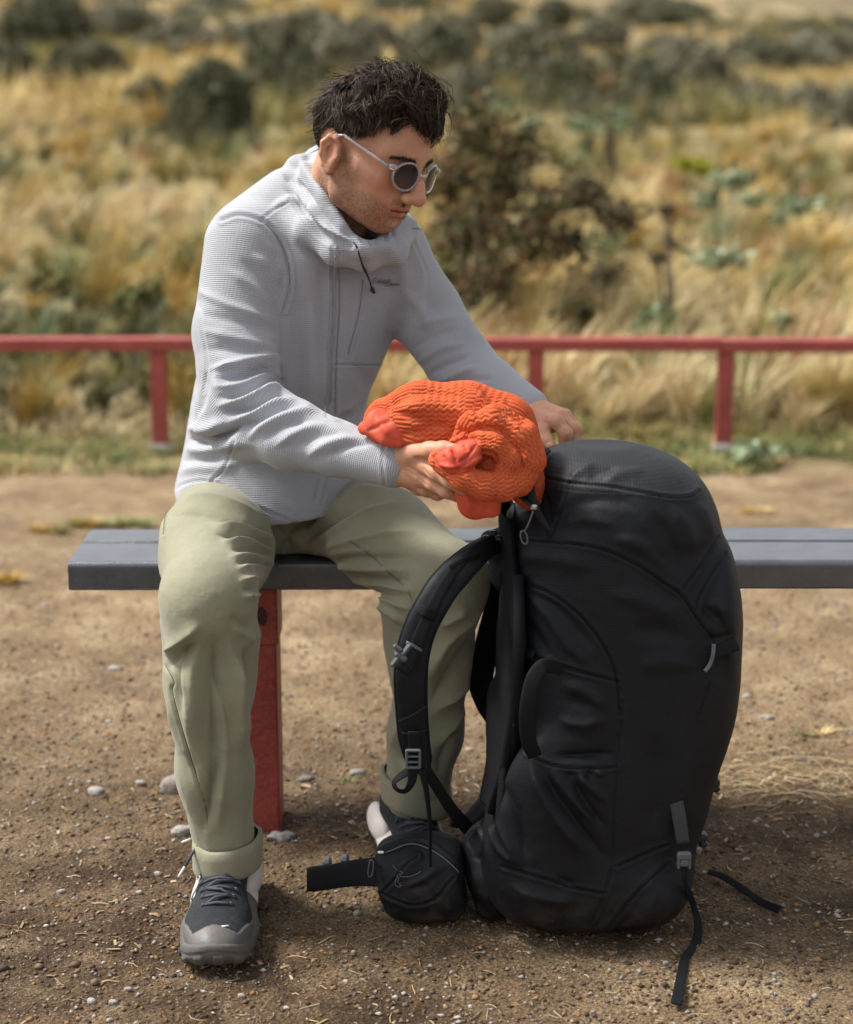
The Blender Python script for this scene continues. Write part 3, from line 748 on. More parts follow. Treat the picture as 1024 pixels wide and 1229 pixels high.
def leaves(c, rad, n, size, cols, r, lump=.35, shell=.55, s=0):
    """leaf faces through the volume of an uneven crown"""
    d = r.normal(size=(n, 3)); d /= np.linalg.norm(d, axis=1, keepdims=True)
    k = 1 + lump * fbm(d[:, 0] * 2.2 + s, d[:, 1] * 2.2, d[:, 2] * 2.2, o=3, s=s)
    t = (shell + (1 - shell) * r.random(n)) * k
    p = np.array(c) + d * t[:, None] * np.array(rad); p[:, 2] = np.maximum(p[:, 2], c[2] - rad[2] * .95)
    a = r.normal(size=(n, 3)); a /= np.linalg.norm(a, axis=1, keepdims=True); b = np.cross(a, d + .3 * r.normal(size=(n, 3))); b /= np.maximum(np.linalg.norm(b, axis=1, keepdims=True), 1e-6)
    a = np.cross(b, a) * .0 + a; sz = size * (.6 + .8 * r.random(n))[:, None]
    V = np.stack([p - a * sz, p + b * sz * .45, p + a * sz, p - b * sz * .45], 1).reshape(-1, 3); Q = np.arange(4 * n).reshape(-1, 4)
    cl = fbm(p[:, 0] / rad[0] * 2.5 + s, p[:, 1] / rad[1] * 2.5, p[:, 2] / rad[2] * 2.5, s=s + 3)
    cols = np.array(cols); ci = np.clip(((cl + .45) / .9 * len(cols) + r.normal(0, .5, n)).astype(int), 0, len(cols) - 1)
    K = cols[ci] * (.75 + .5 * r.random((n, 1))); return V, Q, np.repeat(K, 4, 0)
LEAF = leafmat('leaf'); BARK = mat('bark', (.10, .075, .05), rough=.9, col2=(.17, .13, .09), nscale=12, bump=(('noise', 40, .01),))
DK = [(.045, .048, .026), (.092, .094, .054), (.155, .152, .095), (.225, .215, .145)]
GY = [(.075, .076, .045), (.135, .13, .082), (.20, .19, .13), (.26, .24, .17)]
def bush_meshes():
    out = []
    for i, (pal, sz) in enumerate(((DK, .06), (GY, .06), (DK, .075), (GY, .075))):
        r = np.random.default_rng(30 + i); parts = []
        for j in range(7):
            a = j * 2.4; q = .42 if j else 0
            parts.append(leaves((q * math.cos(a), q * math.sin(a) * .8, .30 - .1 * (j % 2) + (.12 if j == 0 else 0)), (.55 - .04 * j, .5, .52 - .03 * j), 1500, sz, pal, r, s=i * 9 + j))
        V, Q, K = merge(parts)
        m = bpy.data.meshes.new('bush'); o = mesh('bush', V, Q, LEAF, attrs={'col': K}); out.append(o.data); bpy.data.objects.remove(o); bpy.data.meshes.remove(m)
    r = np.random.default_rng(77); parts = [leaves((0, 0, .32), (.85, .8, .60), 7000, .05, DK, r, s=3, lump=.22, shell=.7), leaves((.25, .1, .62), (.4, .4, .28), 1500, .05, DK, r, s=5, lump=.3)]
    V, Q, K = merge(parts); m = bpy.data.meshes.new('bush'); o = mesh('bush', V, Q, LEAF, attrs={'col': K}); out.append(o.data); bpy.data.objects.remove(o); bpy.data.meshes.remove(m)
    return out
BM = bush_meshes()
trunk_me = None
def bush(u, v, wpx, hpx, Y, kind, label, group='olive bushes on the hillside', zs=1.0):
    """u, v = middle of the foot"""
    global trunk_me
    p = P(u, v, Y); w = wpx * px(Y) / 1.75 * 1.35; h = hpx * px(Y) / .95 * 1.35
    root = empty('bush', (p[0], p[1], p[2] - .05 * h)); tag(root, label, 'bush', group)
    me = BM[kind]; c = bpy.data.objects.new('crown', me); C.objects.link(c); c.parent = root
    c.scale = (w, w, h); c.rotation_euler = (0, 0, (u * .37) % 6.28)
    if trunk_me is None:
        prs = []
        for k in range(5):
            a = k * 1.26; prs.append(tube([(0, 0, -.6), (.1 * math.cos(a), .1 * math.sin(a), .0), (.35 * math.cos(a), .35 * math.sin(a), .35)], [.05, .04, .012], 6))
        V, Q = quads_of(prs); trunk_me = mesh('trunk', V, Q, BARK).data; bpy.data.objects.remove([o for o in bpy.data.objects if o.data == trunk_me][0])
    t = bpy.data.objects.new('trunk', trunk_me); C.objects.link(t); t.parent = root; t.scale = (w, w, h)
BUSH = [
 (258, 170, 84, 80, 19, 4, 'large dark round bush left of the man above his shoulder'),
 (182, 152, 60, 50, 23, 2, 'low olive bush just left of the large dark round bush'),
 (108, 104, 84, 44, 30, 4, 'dark bush at upper left, left of the round bush'),
 (55, 50, 90, 52, 50, 0, 'dark bush at the top left corner'),
 (15, 120, 70, 60, 30, 2, 'olive green bush cut by the left edge'),
 (335, 118, 70, 80, 27, 0, 'dark bush behind and right of the round bush'),
 (215, 78, 90, 46, 44, 1, 'grey green bush above the large round bush'),
 (300, 78, 90, 44, 46, 1, 'grey green bush to the left of the man and above'),
 (398, 92, 96, 56, 33, 1, 'grey green bush just left of the man hair'),
 (365, 130, 50, 58, 25, 2, 'yellowish bush touching the left side of the hair'),
 (150, 40, 90, 30, 60, 1, 'distant grey bush near the top left'),
 (440, 62, 80, 34, 48, 1, 'grey bush directly above the man head'),
 (520, 100, 80, 66, 34, 0, 'dark bush right behind the hair top'),
 (590, 24, 44, 26, 70, 0, 'small dark bush on the top skyline, centre'),
 (665, 26, 40, 24, 74, 0, 'small dark bush on the top skyline, right of centre'),
 (560, 150, 72, 62, 24, 1, 'pale grey green bush right of the man head'),
 (618, 110, 80, 56, 32, 0, 'dark bush right of the pale grey green bush'),
 (680, 132, 80, 60, 27, 0, 'dark bush left of the tall dark stem'),
 (640, 66, 90, 36, 50, 1, 'grey bush upper centre right'),
 (770, 150, 70, 66, 26, 0, 'very dark bush right of the tall dark stem'),
 (830, 128, 100, 66, 30, 1, 'broad olive grey bush in the right middle'),
 (905, 96, 100, 44, 42, 0, 'dark olive bush at upper right'),
 (985, 92, 100, 46, 42, 1, 'olive grey bush at the upper right edge'),
 (905, 160, 90, 52, 25, 1, 'silver grey bush at right above the grass'),
 (968, 166, 80, 56, 23, 1, 'silver grey bush right, second from the edge'),
 (1020, 172, 66, 60, 22, 1, 'silver grey bush cut by the right edge'),
 (855, 172, 70, 34, 24, 3, 'low silver bush at the foot of the broad olive one'),
 (725, 50, 50, 24, 62, 3, 'faint grey bush on the tan upper slope'),
 (960, 44, 44, 18, 95, 0, 'small dark bush on the tan hill at top right'),
 (1010, 40, 40, 18, 95, 0, 'small dark bush on the tan hill at the right edge'),
 (800, 70, 60, 24, 60, 3, 'faint grey bush below the tan hill'),
]
for b in BUSH: bush(*b)
for b in ((60, 78, 90, 40, 62, 1, 'pale olive bush behind the top left dark ones'), (480, 30, 90, 34, 80, 0, 'dark olive bush at the very top above the man'), (375, 48, 70, 30, 66, 0, 'small dark bush up the slope left above the head'), (260, 30, 90, 30, 80, 3, 'grey scrub bush at the top, left of centre'), (845, 62, 60, 24, 80, 0, 'dark scrub bush below the tan hill crest'), (545, 60, 60, 36, 60, 1, 'grey scrub bush above and right of the head'), (740, 108, 60, 40, 38, 0, 'dark bush behind the tall dark stem'), (700, 160, 56, 40, 25, 3, 'low grey green bush at the foot of the dark stem')): bush(*b)

_r = random.Random(4)
_i = 0
while _i < 62:
    u, v = _r.uniform(-20, 1045), _r.uniform(28, 168)
    if u < 330 and v > 105: continue
    if u > 840 and v < 62: continue
    Y = 22 + (168 - v) ** 1.25 * .12; s_ = _r.uniform(.7, 1.3) * 1300 / Y / 2.2
    bush(u, v + 6, min(110, s_ * 1.5), min(70, s_ * 1.0), Y, _r.choice((0, 1, 1, 2, 3)), 'low scrub bush filling the gaps between the larger bushes on the hillside', 'scrub filling the hillside band'); _i += 1

for _k in range(22):
    u = _r.uniform(-10, 860); v = _r.uniform(4, 34); bush(u, v + 4, _r.uniform(40, 80), _r.uniform(16, 30), _r.uniform(85, 130), _r.choice((0, 1, 3)), 'small distant scrub bush near the crest at the top of the picture', 'distant scrub near the crest')

def shrub(name, label, cat, u, v, Y, stems, crowns, pal, leaf, n, group=None, stem_r=.008):
    """near shrub: stems from the foot to each crown blob; crowns = (u, v, half width px, half height px)"""
    r = np.random.default_rng(int(u)); p = P(u, v, Y); p[2] = float(terrain(p[0], Y)) - .02
    root = empty(name, p); tag(root, label, cat, group); prs = []; lf = []
    for i, (cu, cv, hw, hh) in enumerate(crowns):
        c = P(cu, cv, Y + .25 * math.sin(i * 2.1)); mid = (p + c) / 2 + np.array((.04 * math.sin(i * 3), .03 * math.cos(i), .05))
        prs.append(tube([p + np.array((.02 * math.cos(i), .02 * math.sin(i), 0)), mid, c], [stem_r, stem_r * .7, stem_r * .3], 6))
        q = px(Y); lf.append(leaves(c, (hw * q, hw * q * .9, hh * q), int(n * (hw * hh) / 900) + 30, leaf, pal, r, s=i + int(u), shell=.1, lump=.8))
    V, Q = quads_of(prs); mesh('stems', V, Q, BARK, root); V, Q, K = merge(lf); mesh('foliage', V, Q, LEAF, root, attrs={'col': K})
BR = [(.05, .045, .025), (.10, .095, .04), (.16, .14, .06), (.17, .09, .05), (.24, .20, .12)]
SG = [(.10, .13, .06), (.18, .23, .12), (.27, .33, .20), (.34, .38, .26)]
shrub('shrub', 'tall brown green shrub with rusty tips right behind the man head', 'shrub', 572, 395, 7.6, 6,
      [(572, 160, 44, 44), (620, 175, 36, 34), (540, 215, 40, 40), (605, 225, 46, 42), (560, 275, 52, 46), (632, 285, 50, 40), (590, 335, 52, 40), (540, 350, 44, 40), (650, 250, 34, 30)], BR, .022, 360)
shrub('shrub', 'low dark brown shrub right of the tall rusty one', 'shrub', 690, 395, 7.9, 4,
      [(700, 232, 44, 34), (740, 258, 44, 28), (680, 290, 40, 30), (690, 362, 50, 34), (730, 330, 40, 26)], [(.04, .035, .025), (.09, .075, .04), (.15, .12, .07)], .02, 300)
shrub('shrub', 'dark scrubby plant with a bare stalk above the rail at right', 'shrub', 806, 392, 7.4, 3,
      [(798, 252, 14, 14), (805, 290, 16, 16), (790, 310, 18, 12)], [(.05, .05, .03), (.11, .09, .05), (.16, .12, .08)], .016, 260, stem_r=.012)
shrub('shrub', 'thin tall plant with a dark stem in front of the hillside bushes', 'shrub', 733, 205, 14, 3,
      [(735, 60, 40, 5), (735, 85, 26, 8), (728, 100, 14, 14)], BR, .035, 200, stem_r=.03)
for (u, v, Y, cr, lab) in (
 (738, 190, 13, [(700, 150, 34, 18), (745, 140, 26, 16)], 'pale green leafy plant at the foot of the dark stem'),
 (880, 275, 9, [(880, 215, 30, 16), (850, 240, 24, 12), (905, 240, 22, 10)], 'pale sage leafy plant on the grass slope at right'),
 (965, 290, 9, [(960, 245, 30, 14), (935, 262, 18, 9)], 'pale sage leafy plant near the right edge'),
 (790, 400, 7.0, [(786, 378, 22, 14), (770, 392, 14, 8)], 'small pale green plant just above the rail'),
 (940, 402, 6.9, [(940, 386, 14, 12)], 'small grey green sprig above the rail at right'),
 (620, 215, 12, [(600, 130, 30, 12), (640, 150, 30, 14)], 'pale green plant right of the head above the rusty shrub'),
 (930, 600, 5.55, [(905, 540, 26, 9), (960, 552, 30, 7)], 'low green weeds at the foot of the rail on the right'),
 (880, 330, 8.2, [(860, 310, 40, 14)], 'grey green plant in the middle of the right slope'),
 (330, 250, 9.5, [(320, 222, 30, 16)], 'olive green plant left of the hood')):
    shrub('leafy_plant', lab, 'plant', u, v, Y, 3, cr, SG, .028, 200, 'pale leafy plants on the slope', .006)
shrub('cushion_plant', 'bright yellow green cushion plant on the slope at right', 'plant', 828, 212, 11, 3, [(828, 196, 26, 9), (845, 205, 16, 6)], [(.16, .17, .02), (.28, .29, .03), (.38, .38, .05)], .03, 600, None, .006)
shrub('cushion_plant', 'dark green spiky mound left of the man below the shoulder', 'plant', 168, 392, 8, 3, [(170, 360, 36, 22)], [(.05, .055, .02), (.10, .11, .04), (.17, .16, .06)], .03, 500, None, .006)
shrub('cushion_plant', 'dark tufted plant at left above the rail', 'plant', 60, 370, 8.5, 3, [(58, 345, 30, 16)], [(.06, .06, .03), (.12, .11, .04), (.2, .17, .07)], .03, 400, None, .006)
shrub('cushion_plant', 'dark green clump at the left edge below the rail', 'plant', 20, 552, 6.0, 3, [(18, 540, 34, 9)], [(.02, .035, .01), (.05, .08, .03), (.10, .13, .05)], .012, 700, None, .004)
shrub('cushion_plant', 'dark hollow shrub just above the rail at centre right', 'plant', 690, 398, 7.0, 3, [(688, 374, 30, 16)], [(.02, .025, .01), (.05, .05, .02), (.09, .08, .03)], .02, 700, None, .005)
# ================================================================ THE MAN
def PZ(u, Y, z):
    dep = Y * _cp - (z - CAM_Z) * _sp
    return np.array(((u - CX) / F * dep, Y, z))
man = empty('person', (-.2, 2.8, .45))
tag(man, 'seated man in grey hooded jacket and olive trousers, packing an orange fleece into a backpack', 'person')

def skin_extra(m, nt, b, tc):
    pass
SKIN = mat('skin', (.46, .235, .145), rough=.5, spec=.42, attr='col', col2=None, sss=.12, bump=(('noise', 1300, .0003), ('noise', 420, .0004), ('noise', 110, .0005)))
TROUSER = None
def weave(sa, sb, da, db, colvar=.0):
    """garment weave from the 'wv' attribute: (along, across) in metres"""
    def ex(m, nt, b, tc):
        N, L = nt.nodes, nt.links
        at = N.new('ShaderNodeAttribute'); at.attribute_name = 'wv'; sp = N.new('ShaderNodeSeparateXYZ'); L.new(at.outputs['Vector'], sp.inputs[0])
        fd = sp.outputs[2]
        a = math_node(nt, 'SINE', math_node(nt, 'MULTIPLY', sp.outputs[0], 2 * math.pi / sa))
        c = math_node(nt, 'SINE', math_node(nt, 'MULTIPLY', sp.outputs[1], 2 * math.pi / sb))
        hgt = math_node(nt, 'ADD', math_node(nt, 'MULTIPLY', a, da / max(da, db)), math_node(nt, 'MULTIPLY', c, db / max(da, db)))
        hgt = math_node(nt, 'MULTIPLY', hgt, fd); a = math_node(nt, 'MULTIPLY', a, fd); c = math_node(nt, 'MULTIPLY', c, fd)
        chain_bump(nt, b, hgt, max(da, db))
        if colvar:
            s = b.inputs['Base Color'].links[0].from_socket
            x = N.new('ShaderNodeMix'); x.data_type = 'RGBA'; x.blend_type = 'MULTIPLY'
            f = N.new('ShaderNodeMapRange'); f.inputs[1].default_value = -2; f.inputs[2].default_value = 2; f.inputs[3].default_value = 1 - colvar; f.inputs[4].default_value = 1 + colvar * .3
            L.new(math_node(nt, 'ADD', a, c), f.inputs[0]); x.inputs[0].default_value = 1; L.new(s, x.inputs[6]); L.new(f.outputs[0], x.inputs[7]); L.new(x.outputs[2], b.inputs['Base Color'])
    return ex

# ---- head frame -------------------------------------------------
PSI, PHI, HS = R(52.5), R(17.5), .93
HX = np.array((-math.cos(PSI), -math.sin(PSI), 0.)); HF = np.array((math.sin(PSI) * math.cos(PHI), -math.cos(PSI) * math.cos(PHI), -math.sin(PHI)))
HU = np.cross(HX, HF)
_roll = R(6); HX, HU = HX * math.cos(_roll) + HU * math.sin(_roll), HU * math.cos(_roll) - HX * math.sin(_roll)
HC = P(404, 187, 2.62) - HX * .076 * HS
HM = np.array([HX, HF, HU])
def Hd(x, y, z): return HC + HS * (x * HX + y * HF + z * HU)
def head_local(V): return ((V - HC) @ HM.T) / HS

# ---- bare body: head, neck, trunk, arms, hands, legs -------------
STUB = []
def build_body():
    parts = []
    f = Field(HC - .17, HC + .17, .0019); s = HS
    def E(c, r, k=.012, op='add', M=None, n=2.0): f.ell(Hd(*c), [q * s for q in r], HM if M is None else M, k * s, op, n)
    def Cn(a, b, r1, r2, k=.01, op='add', flat=None): f.cone(Hd(*a), Hd(*b), r1 * s, r2 * s, k * s, op, flat)
    E((0, -.010, .044), (.0745, .092, .078))
    E((0, .030, .0), (.057, .060, .085), .03)
    E((0, .024, -.040), (.050, .048, .044), .025)
    for sg in (-1, 1):
        Cn((sg * .060, -.004, -.024), (sg * .0515, .008, -.056), .012, .0105, .022)
        Cn((sg * .0515, .008, -.056), (sg * .017, .058, -.080), .0115, .012, .022)
        Cn((sg * .043, .064, -.010), (sg * .055, .034, -.004), .0135, .012, .024)      # cheekbone
        E((sg * .028, .058, -.045), (.018, .020, .028), .022)                           # cheek
        Cn((sg * .012, .084, .030), (sg * .046, .066, .030), .010, .010, .016)         # brow
        E((sg * .032, .096, .012), (.019, .017, .012), .012, 'cut')
        E((sg * .031, .0665, .010), (.0165, .0165, .0150), .006)
    E((0, .050, .055), (.055, .042, .045), .03)                                         # forehead
    E((0, .064, -.080), (.018, .016, .015), .014)                                        # chin
    E((0, .0735, -.047), (.026, .017, .028), .018)                                       # muzzle
    Cn((0, .087, .026), (0, .106, -.006), .0076, .0092, .012)                            # nose
    Cn((0, .106, -.006), (0, .1145, -.0235), .0092, .0122, .008)
    for sg in (-1, 1):
        E((sg * .0135, .1035, -.0275), (.0082, .0105, .0085), .006)
        E((sg * .0070, .108, -.0375), (.0036, .0052, .004), .003, 'cut')
    for sg in (-1, 1):                                                                  # lips
        Cn((0, .0905, -.0478), (sg * .021, .0790, -.0515), .0052, .0024, .003)
        Cn((0, .0875, -.0575), (sg * .019, .0785, -.0543), .0062, .0024, .003)
        Cn((0, .0960, -.0525), (sg * .023, .0820, -.0530), .0016, .0012, .0015, 'cut')
    E((0, .0905, -.0390), (.0030, .004, .007), .004, 'cut')
    E((0, .084, -.0680), (.015, .006, .005), .008, 'cut')
    for sg in (-1, 1):                                                                  # ears
        ex = sg * .0755
        tilt = np.array([HX * sg * .93 - HF * .36, HF * .93 + HX * sg * .36, HU])
        E((ex - sg * .002, -.010, -.001), (.0095, .0195, .028), .006, M=tilt)
        E((ex + sg * .0115, -.008, .003), (.0055, .0095, .016), .004, 'cut', M=tilt)
        q = [(ex + sg * .003, .003, .018), (ex + sg * .007, -.004, .025), (ex + sg * .010, -.015, .0255), (ex + sg * .0115, -.0235, .013), (ex + sg * .0095, -.0225, -.004), (ex + sg * .006, -.015, -.018), (ex + sg * .003, -.004, -.026)]
        f.chain([Hd(*t) for t in q], [.0034 * s, .0038 * s, .004 * s, .0042 * s, .0038 * s, .0042 * s, .0062 * s], .003)
        E((ex + sg * .005, .006, -.001), (.005, .0035, .006), .003)
        f.chain([Hd(ex + sg * .007, -.012, .018), Hd(ex + sg * .0095, -.018, .006), Hd(ex + sg * .007, -.012, -.010)], [.0022 * s, .0025 * s, .002 * s], .003)
    nk = P(398, 300, 2.79)
    f.cone(Hd(0, -.030, -.035), nk, .050, .045, .018)
    f.cone(Hd(.018, -.012, -.045), P(418, 300, 2.73), .020, .012, .02)
    V, Q = f.surf(1); parts.append((V, Q)); nh = len(V)
    # hands ---------------------------------------------------------
    h = Field((-.09, 2.33, .56), (.08, 2.53, .76), .0016)
    h.chain([P(440, 549, 2.50), P(474, 556, 2.468)], [.030, .026], .01)
    h.cone(P(474, 556, 2.465), P(513, 562, 2.43), .026, .0285, .015, flat=((-.15, -.85, .5), .62))
    h.cone(P(478, 549, 2.458), P(500, 543, 2.425), .017, .0155, .014)
    h.cone(P(486, 568, 2.455), P(512, 579, 2.44), .016, .014, .014)
    h.chain([P(494, 546, 2.43), P(516, 541, 2.402), P(532, 539, 2.388), P(547, 540, 2.378)], [.0145, .0118, .0102, .0082], .007)
    h.chain([P(505, 556, 2.42), P(524, 567, 2.393), P(541, 578, 2.377), P(557, 588, 2.374)], [.0120, .0108, .0092, .0078], .006)
    h.chain([P(500, 566, 2.43), P(520, 580, 2.408), P(536, 590, 2.395), P(551, 597, 2.40)], [.0118, .0104, .0090, .0078], .0045)
    h.chain([P(494, 574, 2.445), P(511, 587, 2.428), P(525, 593, 2.43), P(540, 590, 2.445)], [.0110, .0096, .0086, .0074], .004)
    h.chain([P(487, 576, 2.46), P(502, 587, 2.452), P(514, 590, 2.460), P(526, 585, 2.47)], [.0100, .0086, .0078, .0066], .004)
    V, Q = h.surf(1)
    V = sculpt(V, Q, [([(520, 537), (521, 546)], -.0006, 1.4), ([(535, 534), (536, 544)], -.0005, 1.2), ([(505, 560), (520, 575)], -.0012, 2), ([(500, 572), (515, 585)], -.0012, 2), ([(484, 560), (505, 570)], .0010, 2), ([(486, 566), (506, 578)], .0008, 2),
        ([(496, 549), (512, 553), (520, 552)], -.0022, 3), ([(540, 536), (546, 536.5), (549, 539), (547, 542), (541, 542.5)], -.0006, .9), ([(476, 575), (484, 560)], -.0005, 1.5)])
    parts.append((V, Q)); na = len(V)
    h = Field((.10, 2.53, .60), (.26, 2.72, .79), .0016)
    h.cone(P(612, 480, 2.68), P(640, 496, 2.655), .029, .024, .01)
    h.cone(P(640, 497, 2.655), P(660, 501, 2.635), .024, .026, .015, flat=((.3, -.45, .85), .66))
    h.cone(P(644, 505, 2.64), P(652, 512, 2.615), .016, .0125, .014)
    h.chain([P(650, 502, 2.62), P(668, 506, 2.600), P(679, 520, 2.592), P(677, 540, 2.592)], [.0120, .0104, .0094, .0078], .006)
    h.chain([P(655, 496, 2.64), P(673, 500, 2.625), P(687, 514, 2.615), P(688, 536, 2.612)], [.0124, .0106, .0096, .0080], .0045)
    h.chain([P(660, 494, 2.66), P(678, 499, 2.648), P(691, 515, 2.640), P(690, 538, 2.636)], [.0120, .0102, .0090, .0076], .004)
    h.chain([P(657, 496, 2.68), P(674, 503, 2.672), P(686, 519, 2.668), P(684, 538, 2.664)], [.0105, .0090, .0080, .0068], .004)
    h.chain([P(645, 508, 2.63), P(650, 520, 2.600), P(656, 529, 2.588), P(661, 535, 2.580)], [.0135, .0112, .0096, .0084], .007)
    V, Q = h.surf(1)
    V = sculpt(V, Q, [([(672, 507), (682, 511)], -.0007, 1.3), ([(674, 516), (684, 518)], -.0006, 1.2), ([(661, 489), (674, 494)], .001, 3), ([(655, 532), (660, 530.5), (663, 533.5)], -.0006, 1.0), ([(677, 533), (681, 530), (684, 534)], -.0006, .9)])
    parts.append((V, Q)); nb = len(V)
    # the rest of the body, under the clothes
    g = Field((-.42, 2.2, .02), (.22, 3.05, 1.06), .0065)
    g.loft([(.50, -.245, 2.86, .13, .10, 2.3, 15), (.62, -.240, 2.84, .118, .088, 2.3, 18), (.76, -.225, 2.83, .125, .090, 2.3, 20), (.88, -.205, 2.82, .135, .085, 2.3, 20), (.95, -.19, 2.81, .08, .06, 2, 20)], .02)
    g.cone(P(398, 250, 2.77), P(398, 320, 2.79), .045, .055, .02)
    for pts, rr in (([P(300, 305, 2.74), P(290, 480, 2.65), P(440, 549, 2.50)], [.045, .04, .028]), ([P(470, 310, 2.80), P(550, 440, 2.77), P(612, 480, 2.68)], [.042, .038, .027]),
                    ([PZ(275, 2.85, .52), PZ(252, 2.45, .46), PZ(262, 2.45, .25), PZ(270, 2.475, .09), PZ(270, 2.42, .035)], [.060, .040, .038, .028, .016]),
                    ([PZ(392, 2.86, .52), PZ(538, 2.56, .45), PZ(515, 2.60, .25), PZ(492, 2.665, .09), PZ(495, 2.61, .035)], [.060, .036, .036, .028, .016])):
        g.chain(pts, rr, .02)
    V, Q = g.surf(1); parts.append((V, Q))
    V, Q = quads_of(parts)
    # colour of the skin itself
    L = head_local(V); n = len(V); x, y, z = L.T
    base = np.array((.55, .285, .172)); col = np.tile(base, (n, 1)) * (1 + np.array((.10, .16, .16)) * fbm(V[:, 0] * 55, V[:, 1] * 55, V[:, 2] * 55, s=3)[:, None] + .07 * vnoise(V[:, 0] * 330, V[:, 1] * 330, V[:, 2] * 330, 9)[:, None])
    hd = np.arange(n) < nh
    def blend(m, c): m = np.clip(m, 0, 1)[:, None]; col[:] = col * (1 - m) + np.array(c) * m
    g3 = lambda cx, cy, cz, r: np.exp(-(((x - cx) / r) ** 2 + ((y - cy) / r) ** 2 + ((z - cz) / r) ** 2)) * hd
    blend(.45 * g3(0, .115, -.02, .018), (.50, .17, .12)); blend(.3 * (g3(.045, .065, -.02, .022) + g3(-.045, .065, -.02, .022)), (.50, .19, .125))
    blend(.35 * np.exp(-(((np.abs(x) - .08) / .012) ** 2 + ((y + .012) / .025) ** 2 + (z / .04) ** 2)) * hd, (.50, .17, .11))
    lip = ((np.abs(x) / .0235) ** 2 + ((z + .0525) / (.0090 + 0 * x)) ** 2 < 1) & (y > .073) & hd
    blend(lip * .62, (.36, .10, .08)); blend((np.abs(z + .0525) < .0016) * lip * 1.0, (.10, .02, .02))
    # stubble: short dark hairs seen as freckled tone
    ax = np.abs(x); beard = smoothstep(-.024, -.048, z - .25 * (ax - .06) - .10 * np.clip(.05 - y, 0, 1)) * smoothstep(-.045, -.01, y + .2 * (z + .05) + .02) * (z > -.17)
    side = smoothstep(.040, .055, ax) * smoothstep(.052, .022, y) * smoothstep(-.006, .008, y) * smoothstep(.045, .0, z) * smoothstep(-.08, -.03, z)
    must = np.exp(-((z + .0400) / .0050) ** 2) * (ax < .026) * (y > .07)
    b_ = np.maximum(np.maximum(beard * (1 - .55 * np.exp(-((z + .071) / .010) ** 2) * (ax < .012)), .75 * side), must) * (1 - lip) * hd
    b_ = b_ * (.72 + .5 * vnoise(V[:, 0] * 700, V[:, 1] * 700, V[:, 2] * 700, 5)) 
    blend(.58 * b_, (.10, .058, .040)); STUB.append((V[:nh].copy(), Q, (b_[:nh])))
    nail = inpoly(*proj(V), [(540.5, 536.8), (546, 536.8), (549.5, 539.5), (546.5, 542), (541, 541.5)]) | inpoly(*proj(V), [(654, 533.5), (658, 530.5), (663, 532), (662, 536), (656, 537)]) | inpoly(*proj(V), [(677.5, 534), (680, 530), (684, 531), (684, 537), (678, 538)])
    blend(nail * .7 * (~hd), (.66, .44, .36))
    hand = (~hd) & (np.arange(n) < nh + na + nb); blend(.2 * hand, (.52, .235, .15))
    mesh('body', V, Q, SKIN, man, attrs={'col': col})
build_body()

# ---- eyebrows, eyelids ------------------------------------------
def build_brows():
    r = np.random.default_rng(3); prs = []
    for sg in (-1, 1):
        prs = []
        for i in range(330):
            t = r.random(); x = .012 + .036 * t; z = .0235 + .006 * math.sin(t * 2.4) + r.normal(0, .0025) * (1.15 - .6 * t); y = .0985 - .020 * t ** 1.6
            d = np.array((.006 * (.5 + t), -.001, .0045 * (1 - 1.5 * t))); p = np.array((x, y + .0005, z))
            a, b = Hd(sg * p[0], p[1], p[2]), Hd(sg * (p + d)[0], (p + d)[1] + .0015, (p + d)[2])
            prs.append(tube([a, (a + b) / 2 + HF * .0006, b], [.00024, .00022, .0001], 3, False))
        V, Q = quads_of(prs); tag(mesh('eyebrow', V, Q, HAIR, man), kind='stuff')
def hair_extra(m, nt, b, tc):
    pass
HAIR = mat('dark_hair', (.020, .012, .008), rough=.62, spec=.28, col2=(.075, .045, .028), nscale=160)
build_brows()

